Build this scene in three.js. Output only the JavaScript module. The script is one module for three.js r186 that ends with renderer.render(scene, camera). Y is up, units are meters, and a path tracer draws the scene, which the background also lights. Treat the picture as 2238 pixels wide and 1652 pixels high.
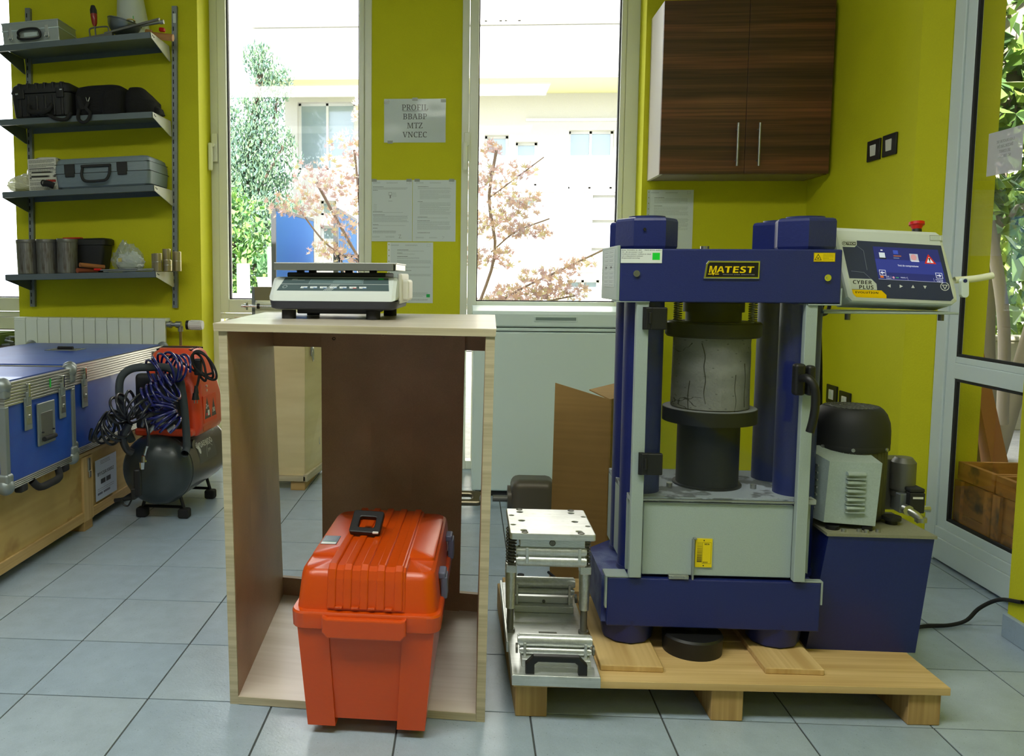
import * as THREE from 'three';
import { mergeGeometries, toCreasedNormals } from 'three/addons/utils/BufferGeometryUtils.js';
import { RoundedBoxGeometry } from 'three/addons/geometries/RoundedBoxGeometry.js';
import { RectAreaLightUniformsLib } from 'three/addons/lights/RectAreaLightUniformsLib.js';

// ---------------------------------------------------------------- camera, sky, sun, exposure
const scene = new THREE.Scene();
const renderer = new THREE.WebGLRenderer();
renderer.toneMapping = THREE.LinearToneMapping;
renderer.toneMappingExposure = 1.0;
renderer.shadowMap.enabled = true;
RectAreaLightUniformsLib.init();

const camera = new THREE.PerspectiveCamera(2 * Math.atan(826 / 1849.2) * 180 / Math.PI, 2238 / 1652, 0.05, 200);
camera.setViewOffset(2238, 1652, 212, 58, 2238, 1652);          // the lens centre lies left of and above the frame centre
{
  const m = new THREE.Matrix4().makeBasis(new THREE.Vector3(0.99804561, 0.00607647, -0.06219358),
    new THREE.Vector3(-0.01149512, 0.99612952, -0.08714263), new THREE.Vector3(0.06142335, 0.08768724, 0.99425254));
  camera.quaternion.setFromRotationMatrix(m);
  camera.position.set(0, 1.1118, 0);
}
const SKY = [4.0, 4.3, 4.9], SUN = 23, LAMP = 12.6;
scene.background = new THREE.Color().setRGB(...SKY);
const sun = new THREE.DirectionalLight(new THREE.Color().setRGB(1, 0.96, 0.88), SUN);
sun.position.set(-5, 14, 12); sun.target.position.set(0, 0, -6);
sun.castShadow = true; sun.shadow.mapSize.set(2048, 2048);
Object.assign(sun.shadow.camera, { left: -22, right: 22, top: 22, bottom: -22, near: 1, far: 60 });
scene.add(sun, sun.target);

// ---------------------------------------------------------------- helpers
const PI = Math.PI, V3 = (x, y, z) => new THREE.Vector3(x, y, z);
function rng(s) { return () => { s |= 0; s = s + 0x6D2B79F5 | 0; let t = Math.imul(s ^ s >>> 15, 1 | s); t = t + Math.imul(t ^ t >>> 7, 61 | t) ^ t; return ((t ^ t >>> 14) >>> 0) / 4294967296; }; }
const seen = new Map(), offs = new WeakMap();
function numbered(n) { const k = seen.get(n) || 0; seen.set(n, k + 1); return k ? n + '_' + String(k).padStart(3, '0') : n; }
function tag(o, label, category, group, kind) {
  if (label) o.userData.label = label; if (category) o.userData.category = category;
  if (group) o.userData.group = group; if (kind) o.userData.kind = kind; return o;
}
// a thing: a group at its base; parts are given in the group's own axes, or in world metres when opt.w is set
function thing(name, label, category, p = [0, 0, 0], opt = {}) {
  const o = new THREE.Group(); o.name = numbered(name); scene.add(o); o.position.set(...p);
  if (opt.yaw) o.rotation.y = opt.yaw; if (opt.tilt) o.rotation.z = opt.tilt;
  if (opt.w) offs.set(o, p);
  return tag(o, label, category, opt.group, opt.kind);
}
function part(o, name, geo, mat, label, kind) {
  if (Array.isArray(geo)) geo = merge(geo);
  const w = offs.get(o); if (w) geo.translate(-w[0], -w[1], -w[2]);
  const m = new THREE.Mesh(geo, mat); m.name = name; m.castShadow = m.receiveShadow = true; o.add(m);
  if (w) offs.set(m, w);
  if (label) m.userData.label = label; if (kind) m.userData.kind = kind;
  return m;
}
function struct(name, geo, mat) { const m = part(scene, name, geo, mat); m.userData.kind = 'structure'; return m; }
function single(name, label, category, geo, mat, group) { const m = part(scene, numbered(name), geo, mat); return tag(m, label, category, group); }
function copy(o, label, p, yaw) { const c = o.clone(); c.name = numbered(o.name.replace(/_\d{3}$/, '')); scene.add(c); if (label) c.userData = { ...c.userData, label }; if (p) c.position.set(...p); if (yaw !== undefined) c.rotation.y = yaw; return c; }
function prep(g) { g = g.index ? g.toNonIndexed() : g; for (const k of Object.keys(g.attributes)) if (!['position', 'normal', 'uv'].includes(k)) g.deleteAttribute(k); if (!g.attributes.uv) g.setAttribute('uv', new THREE.BufferAttribute(new Float32Array(g.attributes.position.count * 2), 2)); return g; }
function merge(list) { return mergeGeometries(list.map(prep)); }
const box = (w, h, d, x = 0, y = 0, z = 0) => new THREE.BoxGeometry(w, h, d).translate(x, y, z);
const bx = (x0, x1, y0, y1, z0, z1) => box(x1 - x0, y1 - y0, Math.abs(z1 - z0), (x0 + x1) / 2, (y0 + y1) / 2, (z0 + z1) / 2);
const rb = (w, h, d, r, x = 0, y = 0, z = 0, s = 2) => new RoundedBoxGeometry(w, h, d, s, Math.min(r, w / 2 - 1e-4, h / 2 - 1e-4, d / 2 - 1e-4)).translate(x, y, z);
const rbx = (x0, x1, y0, y1, z0, z1, r = .004) => rb(x1 - x0, y1 - y0, Math.abs(z1 - z0), r, (x0 + x1) / 2, (y0 + y1) / 2, (z0 + z1) / 2);
const cyl = (r0, r1, h, x = 0, y = 0, z = 0, n = 32, open = false) => new THREE.CylinderGeometry(r1, r0, h, n, 1, open).translate(x, y, z);   // r0 bottom
const cylX = (r, l, x = 0, y = 0, z = 0, n = 20) => new THREE.CylinderGeometry(r, r, l, n).rotateZ(PI / 2).translate(x, y, z);
const cylZ = (r, l, x = 0, y = 0, z = 0, n = 20) => new THREE.CylinderGeometry(r, r, l, n).rotateX(PI / 2).translate(x, y, z);
const tube = (pts, r, seg = 40, n = 8, closed = false) => new THREE.TubeGeometry(new THREE.CatmullRomCurve3(pts.map(p => V3(...p)), closed, 'centripetal'), seg, r, n, closed);
const bar = (a, b, r, n = 10) => { const A = V3(...a), B = V3(...b), L = A.distanceTo(B); return new THREE.CylinderGeometry(r, r, L, n).applyQuaternion(new THREE.Quaternion().setFromUnitVectors(V3(0, 1, 0), B.clone().sub(A).normalize())).translate((A.x + B.x) / 2, (A.y + B.y) / 2, (A.z + B.z) / 2); };
const lathe = (pts, n = 40) => new THREE.LatheGeometry(pts.map(p => new THREE.Vector2(...p)), n);
function ext(pts, depth, bevel = 0, holes = []) {               // outline in x,y pushed along +z from 0 to depth
  const s = new THREE.Shape(pts.map(p => new THREE.Vector2(...p)));
  for (const h of holes) s.holes.push(new THREE.Path(h.map(p => new THREE.Vector2(...p))));
  return new THREE.ExtrudeGeometry(s, { depth: depth - 2 * bevel, bevelEnabled: bevel > 0, bevelSize: bevel, bevelThickness: bevel, bevelOffset: -bevel, bevelSegments: 2, curveSegments: 12 }).translate(0, 0, bevel);
}
function rrect(w, h, r, x = 0, y = 0, n = 5) { const o = []; for (const [sx, sy, a] of [[1, 1, 0], [-1, 1, 1], [-1, -1, 2], [1, -1, 3]]) for (let i = 0; i <= n; i++) { const t = (a + i / n) * PI / 2; o.push([x + sx * (w / 2 - r) + r * Math.cos(t), y + sy * (h / 2 - r) + r * Math.sin(t)]); } return o; }
const circ = (x, y, r, n = 18) => Array.from({ length: n }, (_, i) => [x + r * Math.cos(-i / n * 2 * PI), y + r * Math.sin(-i / n * 2 * PI)]);
// eight corners: bottom fl, fr, br, bl then top fl, fr, br, bl
function hexa(c) {
  const P = [], U = [], I = [[0, 1, 5, 4], [1, 2, 6, 5], [2, 3, 7, 6], [3, 0, 4, 7], [4, 5, 6, 7], [3, 2, 1, 0]];
  for (const q of I) { const v = q.map(i => V3(...c[i])), w = v[0].distanceTo(v[1]), h = v[1].distanceTo(v[2]), uv = [[0, 0], [w, 0], [w, h], [0, h]]; for (const k of [0, 1, 2, 0, 2, 3]) { P.push(v[k].x, v[k].y, v[k].z); U.push(...uv[k]); } }
  const g = new THREE.BufferGeometry(); g.setAttribute('position', new THREE.Float32BufferAttribute(P, 3)); g.setAttribute('uv', new THREE.Float32BufferAttribute(U, 2)); g.computeVertexNormals(); return g;
}
// uv in metres by the way each face looks
function uvm(g, swap = false, ox = 0, oy = 0) {
  g = prep(g.clone()); const p = g.attributes.position, n = g.attributes.normal, u = g.attributes.uv;
  for (let i = 0; i < p.count; i++) {
    const a = Math.abs(n.getX(i)), b = Math.abs(n.getY(i)), c = Math.abs(n.getZ(i));
    let s, t; if (b >= a && b >= c) { s = p.getX(i); t = p.getZ(i); } else if (a >= c) { s = p.getZ(i); t = p.getY(i); } else { s = p.getX(i); t = p.getY(i); }
    u.setXY(i, (swap ? t : s) + ox, (swap ? s : t) + oy);
  }
  return g;
}
// ---------------------------------------------------------------- procedural textures
const hsh = (x, y, s) => { let h = Math.imul(x, 374761393) + Math.imul(y, 668265263) + Math.imul(s, 1274126177) | 0; h = Math.imul(h ^ h >>> 13, 1274126177); return ((h ^ h >>> 16) >>> 0) / 4294967296; };
function pn(u, v, px, py, s) {                                   // value noise, periodic over the unit square
  const x = u * px, y = v * py, i = Math.floor(x), j = Math.floor(y), f = x - i, g = y - j, a = f * f * (3 - 2 * f), b = g * g * (3 - 2 * g);
  const H = (m, n) => hsh(((m % px) + px) % px, ((n % py) + py) % py, s);
  return (H(i, j) * (1 - a) + H(i + 1, j) * a) * (1 - b) + (H(i, j + 1) * (1 - a) + H(i + 1, j + 1) * a) * b;
}
const fbm = (u, v, px, py, s) => pn(u, v, px, py, s) * .5 + pn(u, v, px * 2, py * 2, s + 1) * .27 + pn(u, v, px * 4, py * 4, s + 2) * .15 + pn(u, v, px * 8, py * 8, s + 3) * .08;
function dtex(n, m, fn, metres, srgb = true) {
  const d = new Uint8Array(n * m * 4);
  for (let y = 0; y < m; y++) for (let x = 0; x < n; x++) { const c = fn(x / n, y / m), k = (y * n + x) * 4; d[k] = c[0]; d[k + 1] = c[1]; d[k + 2] = c[2]; d[k + 3] = 255; }
  const t = new THREE.DataTexture(d, n, m); t.wrapS = t.wrapT = THREE.RepeatWrapping; t.magFilter = THREE.LinearFilter; t.minFilter = THREE.LinearMipmapLinearFilter; t.generateMipmaps = true;
  if (srgb) t.colorSpace = THREE.SRGBColorSpace; t.repeat.set(1 / metres[0], 1 / metres[1]); t.needsUpdate = true; return t;
}
const cl = v => Math.max(0, Math.min(255, v));
const mixc = (a, b, t) => a.map((v, i) => v + (b[i] - v) * t);
function std(color, roughness = .6, metalness = 0, o = {}) { const c = Array.isArray(color) ? new THREE.Color().setRGB(color[0] / 255, color[1] / 255, color[2] / 255, THREE.SRGBColorSpace) : new THREE.Color(color); return new THREE.MeshPhysicalMaterial({ color: c, roughness, metalness, ...o }); }
function ctex(w, h, draw) {
  const c = document.createElement('canvas'); c.width = w; c.height = h; const g = c.getContext('2d'); draw(g, w, h);
  const t = new THREE.CanvasTexture(c); t.colorSpace = THREE.SRGBColorSpace; return t;
}
const fit = (g, s, x, y, w) => { g.save(); g.translate(x, y); g.textAlign = 'left'; g.scale(w / Math.max(1, g.measureText(s).width), 1); g.fillText(s, 0, 0); g.restore(); };
const print = (t, rough = .5, o = {}) => new THREE.MeshPhysicalMaterial({ map: t, roughness: rough, ...o });
const speck = (n, a, s, m, px = 64) => dtex(n, n, (u, v) => { const k = 255 - a * (hsh(Math.floor(u * n), Math.floor(v * n), s) * .6 + fbm(u, v, px, px, s) * .8); return [k, k, k]; }, m);
const fine = speck(256, 24, 3, [.25, .25]), bumpT = dtex(256, 256, (u, v) => { const k = 255 * fbm(u, v, 40, 40, 9); return [k, k, k]; }, [.22, .22], false);
const M = {};
M.wall = std([220, 218, 16], .75, 0, { bumpMap: bumpT, bumpScale: .0006, map: dtex(512, 512, (u, v) => { const k = 246 + 9 * fbm(u, v, 6, 6, 5) - 14 * hsh(Math.floor(u * 512), Math.floor(v * 512), 4) * .5; return [k, k, k]; }, [.9, .9]) });
M.white = std([150, 153, 146], .7); M.ceil = std([235, 236, 232], .85);  // white: grey for the out-of-view walls, toned down to cut their bounce light
M.upvc = std([240, 243, 224], .3, 0, { clearcoat: .3, clearcoatRoughness: .25 });
M.alu = std([214, 228, 230], .34, .0, { clearcoat: .25 });
M.gasket = std([18, 18, 22], .7);
M.glass = new THREE.MeshPhysicalMaterial({ color: 0xffffff, roughness: .0, transmission: 1, thickness: 0, ior: 1.5, specularIntensity: .6 });
M.acry = new THREE.MeshPhysicalMaterial({ color: new THREE.Color().setRGB(.93, .94, .95), roughness: .03, transmission: 1, thickness: 0, ior: 1.45, specularIntensity: .5 });
M.tile = [0, 1, 2].map(i => std([[172, 190, 206], [168, 187, 204], [175, 192, 206]][i], .3, 0, { bumpMap: bumpT, bumpScale: .0004, map: dtex(512, 512, (u, v) => { const k = 236 + 22 * fbm(u, v, 12, 12, 20 + i) - 18 * hsh(Math.floor(u * 512), Math.floor(v * 512), 7 + i) - (hsh(Math.floor(u * 256), Math.floor(v * 256), 33 + i) > .9985 ? 70 : 0); return [cl(k), cl(k), cl(k)]; }, [.5, .5]) }));
M.grout = std([70, 76, 78], .9);
function woodT(n, m, dark, light, s, metres, streak = 40, contrast = 1) { return dtex(n, m, (u, v) => { const w = fbm(u, v, 3, 4, s) * .35; const a = pn(u, (v + w * .15) % 1, 2, streak, s + 5) * .5 + pn(u, v, 4, streak * 4, s + 6) * .3 + fbm(u, v, 6, 12, s + 9) * .2; return mixc(dark, light, Math.max(0, Math.min(1, .5 + (a - .5) * 1.6 * contrast))); }, metres); }
M.ply = std([255, 255, 255], .42, 0, { map: woodT(512, 512, [198, 186, 166], [222, 213, 198], 41, [.8, .5], 14, .8), clearcoat: .5, clearcoatRoughness: .25 });
M.plyEdge = std([255, 255, 255], .7, 0, { map: woodT(256, 256, [166, 154, 124], [198, 187, 156], 44, [.5, .12], 10) });
M.film = std([255, 255, 255], .45, 0, { map: dtex(512, 512, (u, v) => { const k = .88 + .16 * fbm(u, v, 5, 5, 61) + .08 * (hsh(Math.floor(u * 512), Math.floor(v * 512), 62) - .5); return [cl(178 * k), cl(151 * k), cl(120 * k)]; }, [.7, .7]) });
M.zebra = std([255, 255, 255], .38, 0, { map: dtex(512, 1024, (u, v) => { const w = v + .006 * (fbm(u, v, 3, 8, 71) - .5); const a = pn(u, w, 1, 26, 72) * .42 + pn(u, w, 2, 90, 73) * .33 + pn(u, w, 4, 260, 74) * .25, r = pn(u, v, 2, 9, 77); return mixc([66, 44, 29], [132, 91, 61].map((q, i) => q + (i ? -6 : 12) * r), Math.pow(Math.max(0, Math.min(1, (a - .18) * 1.5)), 1.25)); }, [.85, .85]) });
M.pine = std([255, 255, 255], .75, 0, { map: woodT(512, 512, [188, 154, 96], [216, 186, 130], 81, [.9, .35], 16) });
M.pineD = std([255, 255, 255], .8, 0, { map: woodT(512, 512, [160, 126, 74], [196, 164, 106], 85, [.6, .3], 18) });
M.crate = std([255, 255, 255], .7, 0, { map: dtex(512, 512, (u, v) => { const b = fbm(u, v, 5, 3, 91), g = pn(u, v, 3, 60, 92); const st = Math.max(0, fbm(u, v, 8, 8, 95) - .6) * 2.2; return mixc(mixc([178, 146, 80], [206, 178, 112], b * .7 + g * .4), [128, 88, 40], st); }, [.9, .9]) });
M.weathered = std([255, 255, 255], .85, 0, { map: dtex(512, 512, (u, v) => { const g = pn(u, v, 3, 50, 191) * .5 + fbm(u, v, 5, 5, 192) * .5, st = Math.max(0, fbm(u, v, 9, 9, 195) - .58) * 3; return mixc(mixc([158, 98, 26], [206, 148, 58], g), [60, 44, 28], Math.min(.8, st)); }, [.7, .7]) });
M.paleply = std([255, 255, 255], .6, 0, { map: woodT(256, 256, [208, 190, 140], [230, 214, 168], 98, [.5, .5], 8, .7) });
M.card = std([255, 255, 255], .85, 0, { map: dtex(256, 512, (u, v) => { const k = 1 + .07 * (pn(u, v, 2, 60, 101) - .5) + .1 * (fbm(u, v, 4, 6, 102) - .5); return [cl(152 * k), cl(120 * k), cl(68 * k)]; }, [.5, .5]) });
M.conc = std([255, 255, 255], .9, 0, { bumpMap: bumpT, bumpScale: .0015, map: dtex(512, 512, (u, v) => { const k = .8 + .35 * fbm(u, v, 8, 8, 111); const crk = Math.abs(fbm(u, v, 5, 5, 115) - .5) < .006 && fbm(u, v, 3, 3, 118) > .47 ? .45 : 1; const pit = hsh(Math.floor(u * 128), Math.floor(v * 128), 119) > .992 ? .7 : 1; return [142, 142, 136].map(q => cl(q * k * crk * pit)); }, [.68, .3]) });
M.navy = std([20, 36, 112], .42, 0, { map: fine, bumpMap: bumpT, bumpScale: .0004, clearcoat: .2, clearcoatRoughness: .4 });
M.navyDust = std([255, 255, 255], .6, 0, { map: dtex(512, 512, (u, v) => { const t = fbm(u, v, 6, 6, 131), d = Math.max(0, Math.min(1, (t - .36) * 4)); return mixc([26, 38, 104], [112, 124, 162], d * (.55 + .45 * hsh(Math.floor(u * 512), Math.floor(v * 512), 5))); }, [.5, .5]) });
M.grey = std([178, 194, 190], .45, 0, { map: fine, bumpMap: bumpT, bumpScale: .0003 });
M.greyDust = std([255, 255, 255], .8, 0, { map: dtex(512, 512, (u, v) => { const t = fbm(u, v, 9, 9, 141) , d = Math.max(0, Math.min(1, (t - .52) * 9)); return mixc([176, 184, 190], [96, 100, 98], d * .8).map(q => q - 20 * hsh(Math.floor(u * 512), Math.floor(v * 512), 6)); }, [.45, .45]) });
M.black = std([22, 22, 24], .45); M.blackM = std([34, 35, 37], .62, 0, { map: fine }); M.rubber = std([26, 26, 28], .8);
M.platen = std([30, 30, 32], .5, .2);
M.platenTop = std([150, 152, 150], .75, 0, { map: fine });
M.steel = std([178, 180, 176], .32, .9); M.chrome = std([214, 216, 216], .14, 1); M.darksteel = std([112, 112, 106], .45, .5);
M.zinc = std([255, 255, 255], .36, .75, { map: dtex(512, 512, (u, v) => { const k = 196 + 40 * fbm(u, v, 7, 7, 151) - 26 * Math.max(0, fbm(u, v, 14, 14, 152) - .6) * 3 - 18 * pn(u, v, 3, 120, 154); return [cl(k), cl(k + 4), cl(k + 2)]; }, [.3, .3]) });
M.rust = std([255, 255, 255], .5, .55, { map: dtex(256, 256, (u, v) => { const t = fbm(u, v, 6, 3, 161); const k = 112 + 26 * pn(u, v, 16, 2, 163); return mixc([k, k, k - 4], [88, 78, 66], Math.max(0, Math.min(.8, (t - .5) * 2.4))); }, [.18, .18]) });
M.orange = std([206, 74, 0], .33, 0, { clearcoat: .25, clearcoatRoughness: .25, bumpMap: bumpT, bumpScale: .0003 });
M.blueVinyl = std([255, 255, 255], .42, 0, { map: dtex(512, 512, (u, v) => { const t = fbm(u, v, 5, 5, 171); return mixc([10, 56, 158], [44, 96, 186], t * .9).map(q => q + 10 * (hsh(Math.floor(u * 512), Math.floor(v * 512), 8) - .5)); }, [.6, .6]), clearcoat: .2 });
M.extr = std([196, 196, 190], .3, .85); M.galv = std([150, 158, 158], .42, .55, { map: fine });
M.shelf = std([104, 116, 122], .42, .35); M.shelfW = std([214, 214, 206], .5);
M.paper = std([222, 232, 234], .5); M.yellow = std([234, 206, 0], .5); M.red = std([206, 20, 16], .4);
M.freezer = std([220, 239, 236], .36, 0, { clearcoat: .35, clearcoatRoughness: .3 });
M.radi = std([232, 241, 228], .4, 0, { clearcoat: .2 });
M.offw = std([226, 226, 222], .4); M.plastic = std([206, 214, 212], .42);
M.green = std([20, 190, 60], .6);
// ---------------------------------------------------------------- the room
{
  const fl = struct('floor', uvm(bx(-4.4, 2.05, -.2, -.0022, -5.1, 3.2)), M.grout);
  const T = 1 / 3, r = rng(3), far = [], base = [0, 1, 2, 3].map(k => uvm(rb(T - .0042, .012, T - .0042, .0014, 0, -.006, 0, 1), k & 1, k * .13, k * .21));
  for (let j = -6; j < 20; j++) for (let i = -10; i < 12; i++) {
    const x = T * (-3.4871 + i + .5), z = T * (-9.2858 + j + .5);
    if (x > 2.2 || x < -4.5 || z < -5.3 || z > 3.2) continue;
    const g = base[Math.floor(r() * 4)], m = M.tile[Math.floor(r() * 3)], dy = (r() - .5) * .0006, tx = (r() - .5) * .0016, tz = (r() - .5) * .0016;
    if (z < -1.2 && x > -2.9) { const t = part(fl, 'tile', g, m); t.position.set(x, dy, z); t.rotation.set(tx, 0, tz); }
    else far.push(g.clone().translate(x, dy, z));
  }
  part(fl, 'tile_field', far, M.tile[0], undefined, 'stuff');
}
struct('ceiling', bx(-4.5, 2.05, 3.1, 3.3, -5.1, 3.2), M.ceil);
const plan = (pts, y0, y1) => { const g = ext(pts.map(([x, z]) => [x, -z]), y1 - y0); return uvm(g.rotateX(-PI / 2).translate(0, y0, 0)); };
struct('wall_back', [bx(-4.5, -3.5, 0, 2.85, -4.64, -5.1), bx(-2.53, -1.48, 0, 2.85, -4.64, -5.1), bx(-.553, -.045, 0, 2.85, -4.862, -5.1), bx(.93, 2.05, 0, 2.85, -4.69, -5.1), bx(-4.5, 2.05, 2.85, 3.1, -4.64, -5.1)].map(g => uvm(g)), M.wall);
struct('wall_right', [plan([[1.8, -4.69], [2.06, -4.69], [2.06, -3.5], [1.868, -3.5], [1.8, -3.6]], 0, 2.6), uvm(bx(1.7, 2.05, 0, 2.6, -2.68, 3.2)), uvm(bx(1.7, 2.05, 2.6, 3.1, -2.68, 3.2)), uvm(bx(1.8, 2.05, 2.6, 3.1, -4.69, -2.68))], M.wall);
struct('wall_left', uvm(bx(-4.5, -4.25, 0, 3.1, -4.64, 3.2)), M.white);
struct('wall_front', uvm(bx(-4.25, 1.7, 0, 3.1, 3, 3.2)), M.white);
struct('baseboard_right', uvm(rbx(1.684, 1.7, 0, .075, -2.68, 2.9, .003)), M.tile[1]);
struct('baseboard_back', uvm(rbx(-2.5, -1.5, 0, .075, -4.64, -4.628, .003)), M.tile[2]);

function windowUnit(n, x0, x1, gl, gr, lock) {
  const o = new THREE.Group(); o.name = 'window_' + n; o.userData.kind = 'structure'; scene.add(o);
  const z = -4.85, zb = -4.925, top = 2.75;
  part(o, 'frame', [rbx(x0, gl - .052, 0, 2.85, z + .0, zb, .004), rbx(gr + .03, x1, 0, 2.85, z, zb, .004), rbx(gl - .052, gr + .03, 2.79, 2.85, z, zb, .004), rbx(gl - .052, gr + .03, .862, .893, z - .006, zb, .003), rbx(gl - .052, gr + .03, 0, .05, z, zb, .004)], M.upvc);
  part(o, 'sash', [rbx(gl - .05, gl, .898, top + .04, z + .012, zb, .005), rbx(gr, gr + .028, .898, top + .04, z + .006, zb, .005), rbx(gl, gr, .898, .976, z + .012, zb, .005), rbx(gl, gr, top, top + .04, z + .012, zb, .005),
    rbx(gl - .02, gl, .052, .86, z + .004, zb, .005), rbx(gr, gr + .02, .052, .86, z + .004, zb, .005), rbx(gl, gr, .052, .12, z + .004, zb, .005), rbx(gl, gr, .79, .86, z + .004, zb, .005)], M.upvc);
  const gk = (a, b, c, d, zz) => [bx(a, a + .006, c, d, zz, zz - .03), bx(b - .006, b, c, d, zz, zz - .03), bx(a, b, c, c + .006, zz, zz - .03), bx(a, b, d - .006, d, zz, zz - .03)];
  part(o, 'gasket', [...gk(gl, gr, .976, top, z - .012), ...gk(gl, gr, .12, .79, z - .012)], M.gasket);
  part(o, 'glass', bx(gl, gr, .976, top, z - .03, z - .034), M.glass); part(o, 'glass', bx(gl, gr, .12, .79, z - .03, z - .034), M.glass);
  if (lock) {
    const h = part(o, 'handle', [rb(.036, .16, .012, .009, lock, 1.84, z + .018), cylZ(.011, .04, lock - .003, 1.85, z + .034)], M.upvc);
    part(h, 'lever', rb(.026, .155, .018, .009, lock - .014, 1.785, z + .054, 3), M.upvc);
    // the second handle plate a little above belongs to the tilt lock
  }
  return o;
}
windowUnit(1, -3.5, -2.53, -3.4, -2.62);
windowUnit(2, -1.48, -.553, -1.383, -.623, -1.452);
windowUnit(3, -.045, .93, .047, .828, -.012);
{
  const o = new THREE.Group(); o.name = 'door_1'; o.userData.kind = 'structure'; scene.add(o);
  const X = 1.868;
  part(o, 'frame', [rbx(X + .002, X + .036, 0, 2.6, -3.5, -3.425, .004), rbx(X + .002, X + .036, 0, 2.6, -2.76, -2.68, .004), rbx(X + .002, X + .036, 2.53, 2.6, -3.425, -2.76, .004)], M.alu);
  part(o, 'sash', [rbx(X + .008, X + .032, .01, 2.53, -3.422, -3.362, .004), rbx(X + .008, X + .032, .01, 2.53, -2.83, -2.763, .004), rbx(X + .008, X + .032, 2.44, 2.53, -3.362, -2.83, .004)], M.alu);
  part(o, 'middle_rail', [rbx(X + .004, X + .032, .735, .795, -3.362, -2.83, .003), rbx(X + .008, X + .032, .795, .82, -3.362, -2.83, .003)], M.alu);
  part(o, 'bottom_rail', [rbx(X - .004, X + .032, .012, .1, -3.42, -2.83, .003), rbx(X, X + .032, .1, .14, -3.42, -2.83, .003), rbx(X + .006, X + .032, .14, .175, -3.362, -2.83, .003)], M.alu);
  const gk = (y0, y1) => [bx(X + .01, X + .022, y0, y1, -3.362, -3.349), bx(X + .01, X + .022, y0, y1, -2.842, -2.83), bx(X + .01, X + .022, y0, y0 + .011, -3.35, -2.842), bx(X + .01, X + .022, y1 - .011, y1, -3.35, -2.842)];
  part(o, 'gasket', [...gk(.82, 2.44), ...gk(.175, .735)], M.gasket);
  part(o, 'glass', bx(X + .018, X + .021, .82, 2.44, -3.35, -2.842), M.glass); part(o, 'glass', bx(X + .018, X + .021, .175, .735, -3.35, -2.842), M.glass);
}
// unseen ceiling lamps, placed to light the back wall and shelves from the front
{
  const lampLabel = ['unseen long ceiling panel lamp placed to light the back wall and shelves', 'unseen long ceiling panel lamp behind the camera, dimly lighting the room'];
  const glow = new THREE.MeshStandardMaterial({ color: 0xffffff, emissive: new THREE.Color().setRGB(.98, 1, .9), emissiveIntensity: 2.2 });
  [[-.9, -.8, 1], [-.9, 1.5, .12]].forEach(([x, z, on], i) => {
    const o = thing('unseen_ceiling_lamp', lampLabel[i], 'lamp', [x, 3.1, z], {});
    part(o, 'housing', rb(3.5, .05, .62, .01, 0, -.026, 0), M.offw); const gl = glow.clone(); gl.emissiveIntensity *= on; part(o, 'diffuser', box(3.4, .006, .54, 0, -.0545, 0), gl);
    const l = new THREE.RectAreaLight(new THREE.Color().setRGB(.99, 1, .91), LAMP * on, 3.4, .54); l.position.set(x, 3.035, z); l.lookAt(x, 0, z); scene.add(l);
  });
}
// ---------------------------------------------------------------- papers on the walls
const lines = (g, x, y, w, n, dy, seed, c = '#5a6a70', s = 1.6) => { const r = rng(seed); g.fillStyle = c; for (let i = 0; i < n; i++) { let a = x; const e = x + w * (i % 5 === 4 ? .5 + .4 * r() : .95 + .05 * r()); while (a < e) { const b = Math.min(e, a + 4 + r() * 14); g.fillRect(a, y + i * dy, b - a, s); a = b + 2.5; } } };
function sheet(w, h, draw, name, label, x, y, z, o = {}) {
  const t = thing(name, label, o.cat || 'paper', [x, y, z], { group: o.group });
  const mm = print(ctex(512, Math.round(512 * h / w), draw), .4); mm.clearcoat = o.cc ?? .5; mm.clearcoatRoughness = .12; if (o.bump) { mm.clearcoatNormalMap = null; mm.bumpMap = bumpT; mm.bumpScale = .0008; }
  const n = 14, g = new THREE.PlaneGeometry(w, h, n, n), p = g.attributes.position, r = rng(w * 1000 + x * 99);
  for (let i = 0; i < p.count; i++) { const a = p.getX(i) / w * 2, b = p.getY(i) / h * 2; p.setZ(i, .001 + .0016 * (Math.sin(a * 2.3 + r() * .15) * Math.cos(b * 3.1) + 1)); }
  g.computeVertexNormals(); part(t, 'sheet', g, mm);
  const tape = std([214, 220, 214], .25, 0, { transmission: .6, thickness: 0 });
  if (o.tapes) for (const [tx, ty] of o.tapes) part(t, 'tape', box(.03, .016, .0008, tx * w, ty * h, .005), tape);
  return t;
}
const P = '#dde8ea';
sheet(.348, .242, (g, w, h) => { g.fillStyle = '#d3dfe2'; g.fillRect(0, 0, w, h); g.fillStyle = '#15181a'; g.textAlign = 'center'; g.font = '62px serif'; ['PROFIL', 'BBABP', 'MTZ', 'VNCEC'].forEach((s, i) => g.fillText(s, w / 2, 92 + i * 74)); g.fillRect(w / 2 - 104, 98, 208, 3); }, 'wall_notice', 'laminated notice with four lines of large black capitals on the pier between the windows', -.309, 1.99, -4.8625, { cat: 'notice', bump: true, tapes: [[0, .49], [-.46, .42], [.46, .45], [-.4, -.49]] });
const docs = (g, w, h, s) => {
  g.fillStyle = P; g.fillRect(0, 0, w, h); lines(g, 40, 28, 90, 2, 8, s); lines(g, 200, 28, 140, 2, 8, s + 1); g.strokeStyle = '#8a979c'; g.strokeRect(w - 70, 18, 36, 26);
  g.font = 'bold 13px sans-serif';
};
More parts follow.
